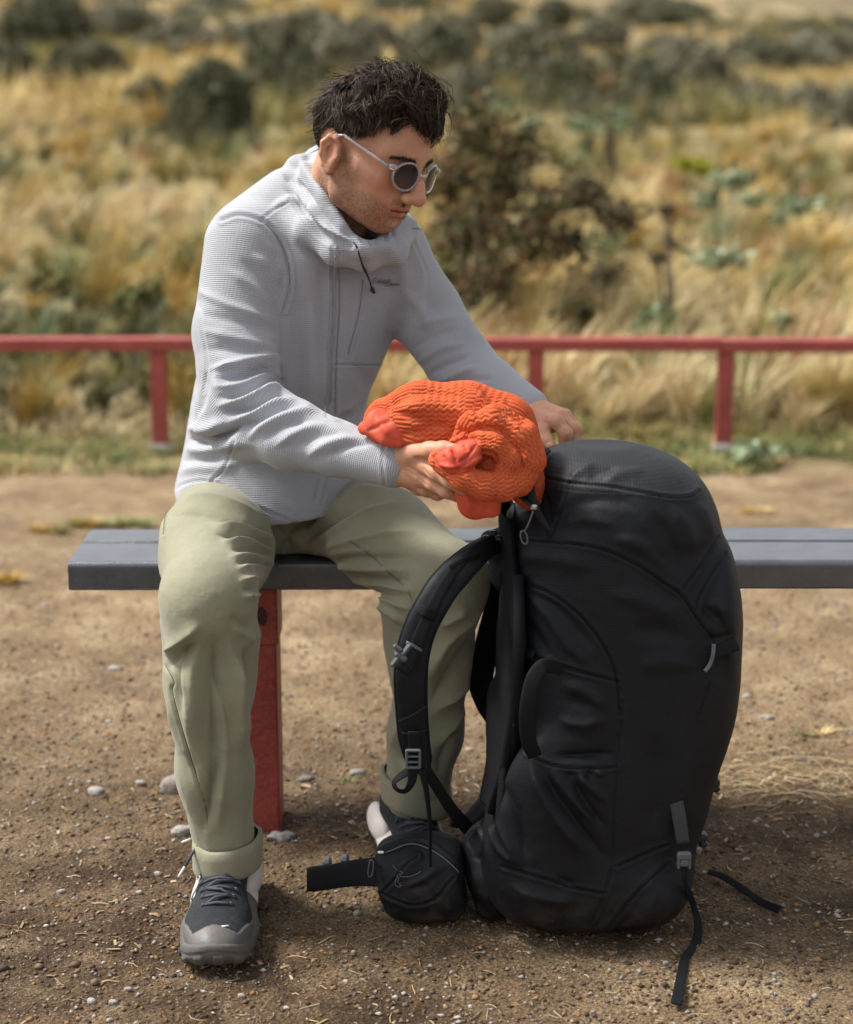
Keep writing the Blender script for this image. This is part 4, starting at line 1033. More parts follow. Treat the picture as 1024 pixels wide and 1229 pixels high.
# ---- hair --------------------------------------------------------
def build_hair():
    r = np.random.default_rng(9)
    # hairline height in the head frame as a function of direction round the head
    def allowed(d):                         # d: unit directions from the cranium centre
        az = np.degrees(np.arctan2(np.abs(d[:, 0]), d[:, 1]))      # 0 front .. 180 back
        el = np.degrees(np.arcsin(d[:, 2]))
        lim = np.interp(az, [0, 12, 24, 36, 48, 58, 68, 77, 90, 98, 112, 128, 150, 180], [27, 24, 25, 31, 33, 22, 5, -8, -11, -2, -16, -38, -43, -44]) + 6 * vnoise(d[:, 0] * 7, d[:, 1] * 7, d[:, 2] * 7, 71) * np.where(az < 62, 1, .35)
        return el - lim
    cen = np.array((0, -.010, .044)); rad = np.array((.0755, .093, .0805))
    # scalp cap so no skin shows between the strands
    n1, n2 = 120, 70; th = np.linspace(0, 2 * math.pi, n1, endpoint=False); el = np.linspace(math.pi / 2, -.9, n2)
    D = np.array([[(math.sin(t) * math.cos(e), math.cos(t) * math.cos(e), math.sin(e)) for t in th] for e in el]).reshape(-1, 3)
    al = allowed(D).reshape(n2, n1); ok = (al > 5)
    th_ = smoothstep(0, 22, al).reshape(-1); top = smoothstep(.1, .8, D[:, 2])
    lump = .004 * fbm(D[:, 0] * 5, D[:, 1] * 5, D[:, 2] * 5, o=3, s=8) + .002 * fbm(D[:, 0] * 14, D[:, 1] * 14, D[:, 2] * 14, s=9)
    K = cen + D * (rad + (.0008 + .001 * th_ + (.0100 + lump) * top * th_ * smoothstep(-.55, .35, D[:, 1]))[:, None])
    V = HC + HS * (K @ HM); Q = []
    for i in range(n2 - 1):
        for j in range(n1):
            j2 = (j + 1) % n1
            if ok[i, j] and ok[i + 1, j] and ok[i, j2] and ok[i + 1, j2]: Q.append((i * n1 + j, i * n1 + j2, (i + 1) * n1 + j2, (i + 1) * n1 + j))
    cap = (V, np.array(Q)[:, ::-1])
    n = 30000; d = r.normal(size=(n * 3, 3)); d /= np.linalg.norm(d, axis=1, keepdims=True); a = allowed(d); keep = (a > 0) & (r.random(len(a)) < .35 + .65 * smoothstep(0, 9, a)); d = d[keep][:n]; n = len(d); a = allowed(d)
    front = smoothstep(-.1, .75, d[:, 1]) * smoothstep(.0, .6, d[:, 2]); top = smoothstep(.25, .8, d[:, 2]) 
    L = .010 + .020 * smoothstep(-.2, .5, d[:, 2]) + .026 * top * smoothstep(-.7, .3, d[:, 1]) + .032 * front; L *= (.7 + .5 * r.random(n)) * (.5 + .5 * smoothstep(0, 14, a)); L *= 1 - .55 * smoothstep(.15, -.25, d[:, 2]) * smoothstep(.7, .3, d[:, 1])
    cl = np.stack([vnoise(d[:, 0] * 7, d[:, 1] * 7, d[:, 2] * 7, 80 + k) for k in range(3)], 1)      # clumping, waves
    cl2 = np.stack([vnoise(d[:, 0] * 16, d[:, 1] * 16, d[:, 2] * 16, 90 + k) for k in range(3)], 1)
    comb = np.stack([.10 * np.sign(d[:, 0]), .75 + 0 * d[:, 0], -.22 - .6 * (1 - top) * (1 - front)], 1)        # combed forward over the crown, down the sides
    bk = smoothstep(.05, -.75, d[:, 1])[:, None]; comb = comb * (1 - bk) + bk * np.stack([.1 * d[:, 0], -.1 + 0 * d[:, 0], -1 + 0 * d[:, 0]], 1)
    comb += .9 * cl + 1.1 * cl2 * (top + front + .15)[:, None] + .12 * r.normal(size=(n, 3))
    lift = (.18 + .85 * top * smoothstep(-.8, .2, d[:, 1]) + .55 * front)[:, None]
    under = .0005 + .0008 * smoothstep(0, 22, a) + .0095 * top * smoothstep(0, 22, a) * smoothstep(-.55, .35, d[:, 1]); rad2 = rad + under[:, None]; p = cen + d * rad2; seg = 6; P_ = [p]; v = comb - d * (comb * d).sum(1, keepdims=True); v /= np.linalg.norm(v, axis=1, keepdims=True)
    dirn = v * (1 - lift * .45) + d * lift
    ph = 6.28 * vnoise(d[:, 0] * 9, d[:, 1] * 9, d[:, 2] * 9, 99)
    for s in range(seg):
        t = (s + 1) / seg
        curl = np.cross(v, d) * (np.sin(ph + t * 5.0) * .55 * (top + front))[:, None]
        q = dirn + curl - d * (t * 1.05) * lift * 1.5 - np.array((0, -.15, .34)) * (t * (front + .3 * top))[:, None]
        q /= np.linalg.norm(q, axis=1, keepdims=True); p = p + q * (L / seg)[:, None]
        e = (p - cen) / (rad2 + .001); k = np.linalg.norm(e, axis=1, keepdims=True); p = np.where(k < 1, cen + e / k * (rad2 + .001), p)
        P_.append(p)
    fly = r.random(n) < .02
    W = np.stack(P_, 1)
    m_ = 620; g = np.argmax(d @ d[:m_].T, 1); t_ = (np.arange(seg + 1) / seg)[None, :, None]        # locks: strands gather towards a guide
    pull = (.82 * t_ ** .9) * (.25 + .75 * np.clip(top + front, 0, 1))[:, None, None]
    Wg = W[:m_][g] + (W[:m_][g] - W[:m_][g][:, :1]) * (.28 * vnoise(d[:m_, 0] * 30, d[:m_, 1] * 30, d[:m_, 2] * 30, 7))[g][:, None, None]
    W = W + (Wg - W) * pull; W[fly] = W[fly][:, :1] + (W[fly] - W[fly][:, :1]) * 1.35 + (np.arange(seg + 1) / seg)[None, :, None] ** 1.5 * d[fly][:, None, :] * .016
    W = HC + HS * (W.reshape(-1, 3) @ HM).reshape(n, seg + 1, 3)
    T = np.gradient(W, axis=1); A = np.cross(T, np.array((.3, .5, .8))); A /= np.maximum(np.linalg.norm(A, axis=2, keepdims=True), 1e-9); B = np.cross(T, A); B /= np.maximum(np.linalg.norm(B, axis=2, keepdims=True), 1e-9)
    wid = (.00056 * (.7 + .6 * r.random(n)))[:, None, None] * np.interp(np.arange(seg + 1) / seg, [0, .6, 1], [1, .9, .15])[None, :, None]
    ring = np.stack([W + wid * (math.cos(t) * A + math.sin(t) * B) for t in (0, 2.09, 4.19)], 2)
    V = ring.reshape(-1, 3); b = (3 * (seg + 1)) * np.arange(n)[:, None, None]
    q = np.array([(i * 3 + k, i * 3 + (k + 1) % 3, (i + 1) * 3 + (k + 1) % 3, (i + 1) * 3 + k) for i in range(seg) for k in range(3)])
    V, Q = quads_of([cap, (V, (q[None] + b).reshape(-1, 4))])
    mesh('hair', V, Q, HAIR, man)
    # stubble: short bristles along jaw, lip and chin
    V, Q, b_ = STUB[0]; Qh = Q[(Q < len(V)).all(1)]; N = vnormals(V, Qh); pr = np.clip(b_, 0, None) ** 1.3; k = r.choice(len(V), 5200, p=pr / pr.sum())
    p0 = V[k] + r.normal(0, .0008, (5200, 3)); nn = N[k]; dn = -HU * .7 + HF * .2; q = nn * .55 + dn[None] + r.normal(0, .25, (5200, 3)); q /= np.linalg.norm(q, axis=1, keepdims=True)
    A = np.cross(q, nn + .01); A /= np.linalg.norm(A, axis=1, keepdims=True); B = np.cross(q, A); ln = (.0016 + .0018 * r.random(5200))[:, None]
    W = np.stack([p0 + .00016 * (math.cos(t) * A + math.sin(t) * B) for t in (0, 2.09, 4.19)] + [p0 + q * ln], 1).reshape(-1, 3)
    Fq = (np.array([(0, 1, 3), (1, 2, 3), (2, 0, 3)])[None] + 4 * np.arange(5200)[:, None, None]).reshape(-1, 3)
    tag(mesh('stubble', W, Fq, HAIR, man), kind='stuff')
build_hair()

# ---- sunglasses --------------------------------------------------
def build_glasses():
    root = empty('sunglasses', Hd(0, .1, .01)); tag(root, 'clear framed round sunglasses with dark gradient lenses worn by the man', 'sunglasses')
    clear = mat('clear_acetate', (.80, .76, .78), rough=.12, spec=.6)
    clear.node_tree.nodes['Principled BSDF'].inputs['Transmission Weight'].default_value = .72; clear.node_tree.nodes['Principled BSDF'].inputs['IOR'].default_value = 1.45
    lens = mat('dark_lens', (.02, .022, .028), rough=.08, spec=.22)
    def lx(m, nt, b, tc): pass
    N, L = lens.node_tree.nodes, lens.node_tree.links
    at = N.new('ShaderNodeAttribute'); at.attribute_name = 'col'; L.new(at.outputs['Color'], N['Principled BSDF'].inputs['Base Color'])
    tr = N.new('ShaderNodeBsdfTransparent'); tr.inputs['Color'].default_value = (.75, .55, .48, 1); mx = N.new('ShaderNodeMixShader'); at2 = N.new('ShaderNodeAttribute'); at2.attribute_name = 'tint'
    out = [q for q in N if q.type == 'OUTPUT_MATERIAL'][0]; L.new(at2.outputs['Fac'], mx.inputs[0]); L.new(tr.outputs[0], mx.inputs[1]); L.new(N['Principled BSDF'].outputs[0], mx.inputs[2]); L.new(mx.outputs[0], out.inputs['Surface'])
    lcx, lcz, ly, rx, rz = .0315, .006, .1090, .0220, .0210
    def rim_pt(sg, a, k=1.0, dy=0):
        x = lcx + rx * k * math.cos(a); return Hd(sg * x, ly + dy - 5.0 * (x - .0) ** 2, lcz + rz * k * math.sin(a) - .0008 * k * math.cos(a))
    rims = []
    for sg in (-1, 1):
        rims.append(tube([rim_pt(sg, a) for a in np.linspace(0, 2 * math.pi, 48, endpoint=False)],   .0020 * HS, 8, closed=True))
        # lens
        V = [rim_pt(sg, 0, 0, .0015)]; Q = []; nr = 6; na = 36
        for i in range(1, nr + 1):
            for j in range(na): V.append(rim_pt(sg, j * 2 * math.pi / na, i / nr * .99, .0015 * (1 - (i / nr) ** 2)))
        for i in range(nr - 1):
            for j in range(na):
                a, b = 1 + i * na + j, 1 + i * na + (j + 1) % na; Q.append([a, b, b + na, a + na])
        Q += [[0, 1 + (j + 1) % na, 1 + j] for j in range(na)]
        V = np.array(V); zz = head_local(V)[:, 2]; g = smoothstep(lcz - rz, lcz + rz, zz)
        mesh('lens', V, Q, lens, root, attrs={'col': np.outer(1 - .8 * g, (.075, .055, .05)), 'tint': .96 + .035 * g})
        # hinge block and temple arm
        p0 = rim_pt(sg, .55, 1.03); hinge = Hd(sg * .0645, .0900, .0160); ear = Hd(sg * .0775, .004, .0335); tip = Hd(sg * .0790, -.020, .0200)
        rims.append(tube([p0, (p0 + hinge) / 2 + HF * .001, hinge], [.0032, .0036, .0030], 8, flat=1.2))
        arm = [hinge, hinge * .7 + ear * .3 + HX * sg * .001, hinge * .35 + ear * .65 + HX * sg * .0015, ear, (ear + tip) / 2 + HU * .002, tip]
        a = tube(smooth_pl(arm, 5) if False else np.array(arm), [.0026, .0024, .0022, .0022, .0024, .0024], 8); mesh('temple_arm', a[0], a[1], clear, root)
    V, Q = quads_of(rims); mesh('frame', V, Q, clear, root)
    b = tube([rim_pt(-1, 2.75, 1.02), Hd(-.005, ly + .0025, .0115), Hd(.005, ly + .0025, .0115), rim_pt(1, 2.75, 1.02)], [.0022, .0020, .0020, .0022], 8); mesh('bridge', b[0], b[1], clear, root)
build_glasses()

# ---- trousers ----------------------------------------------------
LEGS = {'A': [PZ(272, 2.84, .520), PZ(258, 2.62, .500), PZ(250, 2.435, .478), PZ(249, 2.435, .36), PZ(258, 2.44, .22), PZ(269, 2.445, .11)],
        'B': [PZ(392, 2.85, .520), PZ(462, 2.69, .500), PZ(536, 2.55, .470), PZ(519, 2.575, .36), PZ(511, 2.61, .22), PZ(500, 2.63, .115)]}
def arm_uv(V, chains, nrm=None):
    """along / across coordinates measured from the limbs, blended at the joints"""
    W = np.zeros(len(V)); A = np.zeros(len(V)); B = np.zeros(len(V))
    for ch, r in chains:
        cum = 0; n = len(ch) - 1
        for a in range(n):
            p, q = np.array(ch[a]), np.array(ch[a + 1]); d = q - p; L = np.linalg.norm(d); tt = ((V - p) @ d) / (L * L); t = np.clip(tt, 0, 1)
            e = V - p - t[:, None] * d; w = 1 / (np.linalg.norm(e, axis=1) + .004) ** 14
            tt = np.clip(tt, -3 if a == 0 else -.6, 3 if a == n - 1 else 1.6)
            ref = np.array((0, -1., .3)); ref = ref - d / L * (ref @ d / L); ref /= np.linalg.norm(ref); sd = np.cross(d / L, ref)
            ang = np.arctan2(e @ sd, e @ ref); A += w * (cum + tt * L); B += w * ang * r; W += w; cum += L
    return np.stack([A / W, B / W, A * 0], 1)
def lay_on(V, pl, off=.001, win=3.0):
    u, v = proj(V); cam0 = np.array((0, 0, CAM_Z)); dd = np.linalg.norm(V - cam0, axis=1); out = []
    for a, b in np.array(pl, float):
        k = (np.abs(u - a) < win) & (np.abs(v - b) < win)
        if not k.any(): continue
        w = np.hypot(u[k] - a, v[k] - b); dk = dd[k]; near = dk < dk.min() + .02
        d = (dk[near] / (w[near] + .3)).sum() / (1 / (w[near] + .3)).sum(); dr = P(a, b, 2.5) - cam0; dr /= np.linalg.norm(dr); out.append(cam0 + dr * (d - off))
    p = np.array(out)
    for _ in range(2): p[1:-1] = (p[:-2] + 2 * p[1:-1] + p[2:]) / 4
    return p
def build_trousers():
    f = Field((-.39, 2.30, .07), (.13, 3.02, .66), .0027)
    f.loft([(.452, -.235, 2.86, .135, .11, 2.6, 12), (.50, -.237, 2.86, .165, .115, 2.4, 12), (.55, -.238, 2.865, .150, .105, 2.3, 14), (.60, -.24, 2.86, .118, .085, 2.2, 15)], .02, rnd=.03)
    A, B = LEGS['A'], LEGS['B']
    f.chain(A, [.073, .082, .0625, .0545, .0500, .0425], .025)
    f.chain(B, [.072, .074, .0580, .0535, .0515, .0475], .025)
    f.cone(PZ(222, 2.47, .435), PZ(224, 2.46, .36), .034, .026, .02); f.cone(PZ(290, 2.44, .42), PZ(284, 2.44, .34), .026, .020, .02)
    f.ell(PZ(244, 2.405, .475), (.038, .040, .045), None, .03)
    f.cone(PZ(486, 2.57, .42), PZ(495, 2.60, .33), .032, .024, .04)
    f.plane(PZ(269, 2.445, .105), (0, 0, -1)) if False else None
    V, Q = f.surf(2)
    S = []
    def q4(l): return [(180 + a / 3.2, 560 + b / 3.2) for a, b in l]
    # pulls round the lap, thigh A  (crop coordinates of the lap)
    for l, a, w in (([(90, 130), (220, 120), (350, 160), (500, 250), (560, 270)], .004, 5), ([(70, 190), (190, 180), (320, 210), (470, 260), (520, 300)], -.003, 4), ([(240, 225), (350, 235), (440, 270), (500, 320)], .005, 4),
                    ([(250, 260), (350, 265), (440, 300), (495, 345)], -.004, 4), ([(270, 290), (370, 290), (450, 320), (500, 360)], .005, 4), ([(300, 350), (390, 345), (470, 375), (505, 370)], .004, 4), ([(310, 320), (400, 322), (480, 345)], -.003, 3),
                    ([(330, 395), (400, 385), (480, 400)], .004, 4), ([(340, 440), (400, 430), (460, 420)], .004, 4), ([(350, 470), (410, 465), (450, 445)], -.003, 3), ([(350, 500), (400, 495), (440, 480)], .004, 4), ([(330, 372), (400, 365), (470, 388)], -.0035, 3),
                    
                    # knee A and below
                    ([(45, 730), (90, 690), (150, 640), (200, 600)], .005, 7), ([(60, 780), (120, 720), (190, 670)], -.004, 6), ([(380, 640), (340, 600), (300, 580)], -.003, 7), ([(400, 680), (360, 640), (320, 620)], .004, 6),
                    ([(190, 650), (170, 800), (180, 950), (200, 1080)], .0045, 9), ([(240, 640), (250, 800), (290, 950), (300, 1080)], -.0045, 8), ([(300, 640), (330, 800), (350, 1000), (360, 1088)], .004, 9), ([(140, 660), (120, 800), (140, 950)], -.004, 8),
                    # thigh B pulls from the crotch
                    ([(600, 250), (680, 190), (800, 110), (900, 80)], .005, 6), ([(560, 340), (680, 260), (800, 190), (950, 140)], .004, 6), ([(580, 300), (700, 225), (820, 150)], -.004, 5), ([(590, 350), (720, 300), (860, 270), (1020, 250)], .004, 6),
                    ([(620, 370), (760, 350), (900, 350), (1010, 340)], -.004, 5), ([(640, 385), (760, 385), (900, 395), (1000, 400)], .005, 5), ([(680, 405), (800, 415), (930, 435), (1010, 440)], -.004, 5), ([(720, 425), (830, 440), (940, 465), (1020, 480)], .005, 5),
                    ([(760, 450), (860, 475), (960, 505)], -.004, 4), ([(790, 470), (880, 500), (980, 540), (1020, 550)], .004, 5), ([(650, 345), (740, 330), (850, 320)], .003, 4), ([(840, 520), (920, 560), (980, 610)], .004, 5)):
        S.append((q4(l), a, w))
    S += [([(350, 672), (348, 640), (368, 625), (400, 610)], -.006, 5), ([(340, 672), (346, 650)], -.006, 6)]
    def q5(l): return [(340 + a / 3.233, 620 + b / 3.233) for a, b in l]
    for l, a, w in (([(600, 420), (640, 400), (720, 350)], .004, 7), ([(560, 640), (640, 480), (740, 380), (790, 330)], .005, 9), ([(570, 720), (660, 600), (720, 520), (780, 420)], -.006, 8), ([(580, 760), (690, 660), (750, 560), (800, 450)], .006, 8),
                    ([(600, 900), (660, 800), (700, 720)], .004, 8), ([(420, 900), (470, 800), (480, 700)], .004, 9), ([(600, 1000), (640, 880), (660, 820)], -.004, 7), ([(450, 1000), (560, 900)], .003, 8), ([(470, 960), (480, 880)], -.003, 7)):
        S.append((q5(l), a, w))
    def q6(l): return [(a / 3.012, 620 + b / 3.012) for a, b in l]
    for l, a, w in (([(640, 470), (680, 620), (700, 760), (740, 900), (760, 1040)], .005, 9), ([(770, 470), (760, 650), (765, 850), (750, 1100)], -.005, 8), ([(850, 500), (850, 700), (865, 850)], .005, 8), ([(800, 600), (810, 800), (800, 1000), (790, 1144)], .0045, 8),
                    ([(735, 1144), (760, 1000), (800, 840)], -.004, 6), ([(880, 470), (900, 560), (885, 640)], -.005, 6), ([(600, 640), (620, 700), (700, 900)], .003, 8)):
        S.append((q6(l), a, w))
    # stitched seams
    S += [(q6([(597, 535), (630, 600), (625, 640), (680, 840), (740, 1030)]), .0022, 1.6, 'seam'), (q4([(400, 500), (470, 410), (515, 345)]), .002, 1.5, 'seam'),
          (q4([(1024, 530), (980, 460), (930, 420), (860, 350), (770, 290)]), .0014, 1.4, 'seam'), (q4([(90, 100), (60, 180), (50, 260)]), .002, 1.6, 'seam')]
    S2 = [(s[0], s[1] * 2.6, s[2] * .95, 'crease') for s in S if len(s) == 3]
    V = sculpt(V, Q, S2); V = relax(V, Q, .25); V = sculpt(V, Q, [s for s in S if len(s) > 3])
    N = vnormals(V, Q); V = V + N * (.0018 * fbm(V[:, 0] * 22, V[:, 1] * 22, V[:, 2] * 30, o=4, s=6) + smoothstep(.43, .36, V[:, 2]) * .0016 * (1 - 1.6 * np.abs(fbm(V[:, 0] * 26 + V[:, 2] * 3, V[:, 1] * 26, V[:, 2] * 5, o=2, s=8))))[:, None]
    uv = arm_uv(V, [(A, .06), (B, .06)])
    global TROUSER
    TROUSER = mat('olive_trouser_cloth', (.235, .228, .150), rough=.75, spec=.28, col2=(.265, .255, .172), nscale=14, sheen=.2, bump=(('noise', 800, .0006), ('noise', 90, .0008)), grain=(850, .13))
    TROUSER2 = TROUSER
    o = mesh('trousers', V, Q, TROUSER, man, attrs={'wv': uv})
    thread = mat('olive_thread', (.10, .098, .06), rough=.8)
    for pl in (q6([(597, 535), (630, 600), (625, 640), (680, 840), (740, 1030), (752, 1140)]), q4([(400, 500), (470, 410), (515, 345)]), q4([(90, 100), (60, 180), (50, 260)]), q4([(1010, 520), (980, 460), (930, 420), (860, 350), (770, 290)])):
        p = lay_on(V, smooth_pl(pl, 6), -.0001); r_ = tube(p, .00055, 5); mesh('seam', r_[0], r_[1], thread, man)
    # turned-up hems
    def cuff(c, rx, ry, z0, z1, tilt, seed, ax=0):
        n = 64; prof = [(.90, 1), (.97, 1.0), (1.02, .96), (1.035, .7), (1.03, .3), (1.03, .08), (1.0, -.02), (.93, 0), (.88, .1), (.86, .5)]
        V = []
        for (k, t) in prof:
            for j in range(n):
                a = 2 * math.pi * j / n; w = 1 + .03 * math.sin(3 * a + seed) + .02 * math.sin(5 * a + seed * 2) + .012 * t * math.sin(9 * a)
                dx, dy = math.cos(a) * rx * k * w, math.sin(a) * ry * k * w
                V.append((c[0] + dx + ax * (t - .5) * .1, c[1] + dy, z0 + (z1 - z0) * t + tilt[0] * dx + tilt[1] * dy + .0012 * math.sin(4 * a + seed)))
        m = len(prof); Q = [(i * n + j, (i + 1) * n + j, (i + 1) * n + (j + 1) % n, i * n + (j + 1) % n) for i in range(m - 1) for j in range(n)]
        V = np.array(V); o = mesh('trouser_cuff', V, np.array(Q), TROUSER, man, attrs={'wv': np.stack([V[:, 2], np.arctan2(V[:, 1] - c[1], V[:, 0] - c[0]) * rx, V[:, 0] * 0], 1)})
    c = PZ(271.5, 2.445, .11); cuff(c, .0490, .055, .080, .124, (.03, .10), 1)
    c = PZ(499, 2.63, .115); cuff(c, .0535, .052, .098, .140, (-.26, .1), 2.2)
build_trousers()

# ---- jacket ------------------------------------------------------
ARM_A = [P(300, 298, 2.725), P(284, 400, 2.68), P(288, 488, 2.625), P(350, 522, 2.555), P(405, 538, 2.51), P(473, 557, 2.462)]
ARM_B = [P(462, 300, 2.79), P(508, 372, 2.80), P(552, 436, 2.765), P(592, 466, 2.71), P(634, 489, 2.665)]
def script_text(pl, r, name, parent, m, lift=.0012, surf=None):
    pass
def build_jacket():
    f = Field((-.42, 2.38, .50), (.19, 3.04, 1.12), .0030)
    def row(v, Y, uL, uR, ry, yaw, n=2.3):
        c = P((uL + uR) / 2, v, Y); return (c[2], c[0], Y, (uR - uL) / 2 * px(Y), ry, n, yaw)
    f.loft([row(640, 2.81, 206, 442, .150, 14), row(590, 2.815, 207, 442, .148, 14), row(540, 2.82, 219, 440, .130, 14), row(490, 2.82, 228, 440, .122, 15), row(430, 2.81, 240, 462, .118, 16),
            row(370, 2.80, 250, 486, .116, 18, 2.4), row(310, 2.79, 262, 498, .108, 20, 2.4), row(275, 2.79, 275, 492, .095, 20, 2.2), row(240, 2.79, 318, 462, .080, 20, 2.0)], .02, rnd=.03)
    f.chain([P(300, 285, 2.76), P(350, 245, 2.79)], [.058, .055], .04)
    f.chain([P(470, 300, 2.78), P(440, 262, 2.79)], [.052, .05], .03)
    f.chain(ARM_A, [.068, .0635, .0590, .050, .0380, .0325], .012)
    f.chain(ARM_B, [.060, .0560, .0500, .0400, .0300], .012)
    f.cone(P(272, 500, 2.64), P(300, 520, 2.60), .046, .045, .02)
    # hood rolled down round the neck
    def ring(pts, rad, k, fl=None):
        p = [P(*q) for q in pts]; p.append(p[0]); f.chain(p, list(rad) + [rad[0]], k)
    ring([(386, 194, 2.83), (379, 216, 2.74), (391, 250, 2.675), (407, 282, 2.64), (434, 300, 2.63), (460, 295, 2.655), (474, 270, 2.72), (458, 240, 2.80), (412, 212, 2.87)], [.024, .025, .020, .015, .0125, .0115, .0125, .015, .022], .010)
    ring([(352, 222, 2.84), (350, 245, 2.76), (372, 276, 2.68), (402, 304, 2.65), (440, 312, 2.655), (475, 302, 2.68), (486, 275, 2.74), (460, 250, 2.82), (410, 228, 2.87)], [.022, .023, .020, .016, .015, .016, .018, .02, .022], .014)
    f.chain([P(354, 222, 2.80), P(359, 202, 2.80), P(377, 192, 2.82)], [.023, .020, .014], .008)
    # neck opening
    f.cone(P(448, 205, 2.70), P(418, 282, 2.745), .052, .040, .008, 'cut')
    # hem: cut level, hollow underneath
    f.plane(PZ(330, 2.75, .538), (.02, .16, -1), .006)
    V, Q = f.surf(2)
    S = []
    def q2(l): return [(200 + a / 3.413, 170 + b / 3.413) for a, b in l]
    for l, a, w in (([(110, 600), (230, 660), (340, 700), (450, 745)], .0035, 5), ([(120, 700), (250, 730), (380, 760), (470, 800)], -.0025, 6), ([(140, 770), (300, 810), (460, 850)], .0035, 6), ([(150, 850), (300, 850), (440, 870)], -.003, 6),
                    ([(170, 935), (300, 905), (420, 880), (480, 915)], .007, 5), ([(190, 975), (300, 960), (400, 930), (475, 945)], -.006, 4), ([(190, 1010), (310, 1000), (400, 965), (480, 960)], .006, 4), ([(200, 1050), (320, 1035), (420, 985), (485, 980)], -.006, 4),
                    ([(200, 1085), (330, 1060), (440, 1005), (490, 1000)], .008, 4.5), ([(225, 1115), (350, 1090), (440, 1040), (500, 1030)], -.006, 4), ([(240, 1150), (350, 1120), (450, 1070), (530, 1055)], .006, 4.5), ([(270, 1190), (370, 1140), (480, 1085), (570, 1080)], -.005, 5),
                    ([(330, 1220), (420, 1150), (540, 1110), (620, 1110)], .005, 5), ([(390, 1229), (480, 1160), (600, 1140)], -.004, 5), ([(440, 1250), (540, 1190), (660, 1160)], .0045, 5), ([(520, 1260), (610, 1210), (720, 1190)], -.003, 5), ([(570, 1290), (680, 1230), (790, 1215)], .004, 5), ([(640, 1300), (740, 1250), (850, 1235)], -.003, 4),
                    ([(350, 460), (430, 520), (470, 600)], .003, 6), ([(300, 480), (400, 560), (460, 660)], -.0025, 6), ([(240, 520), (360, 600), (450, 690)], .003, 6), ([(400, 400), (455, 470), (480, 560)], .002, 5), ([(120, 520), (110, 620), (150, 700)], -.003, 6),
                    ([(590, 620), (600, 800), (590, 1000), (560, 1180)], .003, 10), ([(530, 560), (540, 800), (520, 1000)], -.003, 10), ([(640, 480), (640, 800), (630, 1000)], -.002, 8),
                    ([(760, 900), (820, 1000), (800, 1100)], -.003, 10), ([(900, 400), (960, 520), (980, 640)], .003, 9), ([(960, 640), (930, 760), (880, 900)], -.003, 9), ([(860, 1000), (780, 1080), (700, 1120)], .003, 8), ([(820, 1050), (760, 1120), (690, 1140)], -.003, 6)):
        S.append((q2(l), a, w))
    # waist and hem bunching
    def qh(l): return [(a / 3.413, 280 + b / 3.413) for a, b in l]
    for l, a, w in (([(770, 845), (870, 850), (950, 810), (990, 780)], -.012, 4), ([(760, 800), (850, 800), (930, 770)], .007, 7), ([(740, 880), (850, 890), (960, 860), (1040, 870)], .005, 6), ([(830, 560), (840, 620), (820, 700), (800, 760)], -.004, 5),
                    ([(730, 930), (830, 930), (920, 920)], -.003, 5), ([(715, 990), (800, 960), (900, 960), (1000, 930)], .003, 6), ([(880, 560), (900, 640), (940, 700)], .004, 6)):
        S.append((qh(l), a, w))
    # sleeve B folds
    for l, a, w in (([(497, 395), (520, 385), (550, 380)], .003, 6), ([(493, 420), (520, 405), (555, 395)], -.003, 5), ([(497, 440), (525, 420), (560, 412)], .004, 5), ([(510, 452), (540, 437), (568, 425)], -.004, 4), ([(522, 460), (550, 448), (578, 440)], .004, 4), ([(545, 462), (570, 455), (592, 455)], -.003, 4), ([(480, 345), (505, 370), (520, 400)], .003, 7)):
        S.append((l, a, w))
    # hood: gathers
    for l, a, w in (([(480, 185), (530, 225), (580, 300), (640, 370), (710, 415), (780, 420)], -.0075, 5), ([(530, 150), (575, 215), (630, 300), (700, 365), (760, 390)], -.007, 4), ([(500, 150), (550, 215), (605, 290), (665, 355), (730, 395)], .007, 6), ([(560, 60), (580, 130), (640, 230), (700, 320), (760, 365)], .006, 6), ([(480, 130), (520, 170), (560, 210)], -.005, 4), ([(540, 60), (570, 110), (610, 180), (650, 260)], .004, 5), ([(560, 90), (585, 60), (620, 60)], -.004, 3),
                    ([(600, 200), (640, 290), (700, 360)], -.003, 4), ([(790, 380), (810, 410), (830, 430)], -.003, 2.5), ([(820, 390), (840, 410), (850, 430)], -.003, 2.5), ([(860, 390), (865, 410), (870, 425)], -.003, 2.5), ([(890, 370), (898, 395), (900, 415)], -.003, 2.5), ([(915, 345), (925, 365), (930, 390)], -.003, 2.5),
                    ([(430, 270), (500, 240), (560, 230)], .003, 5)):
        S.append((q2(l), a, w))
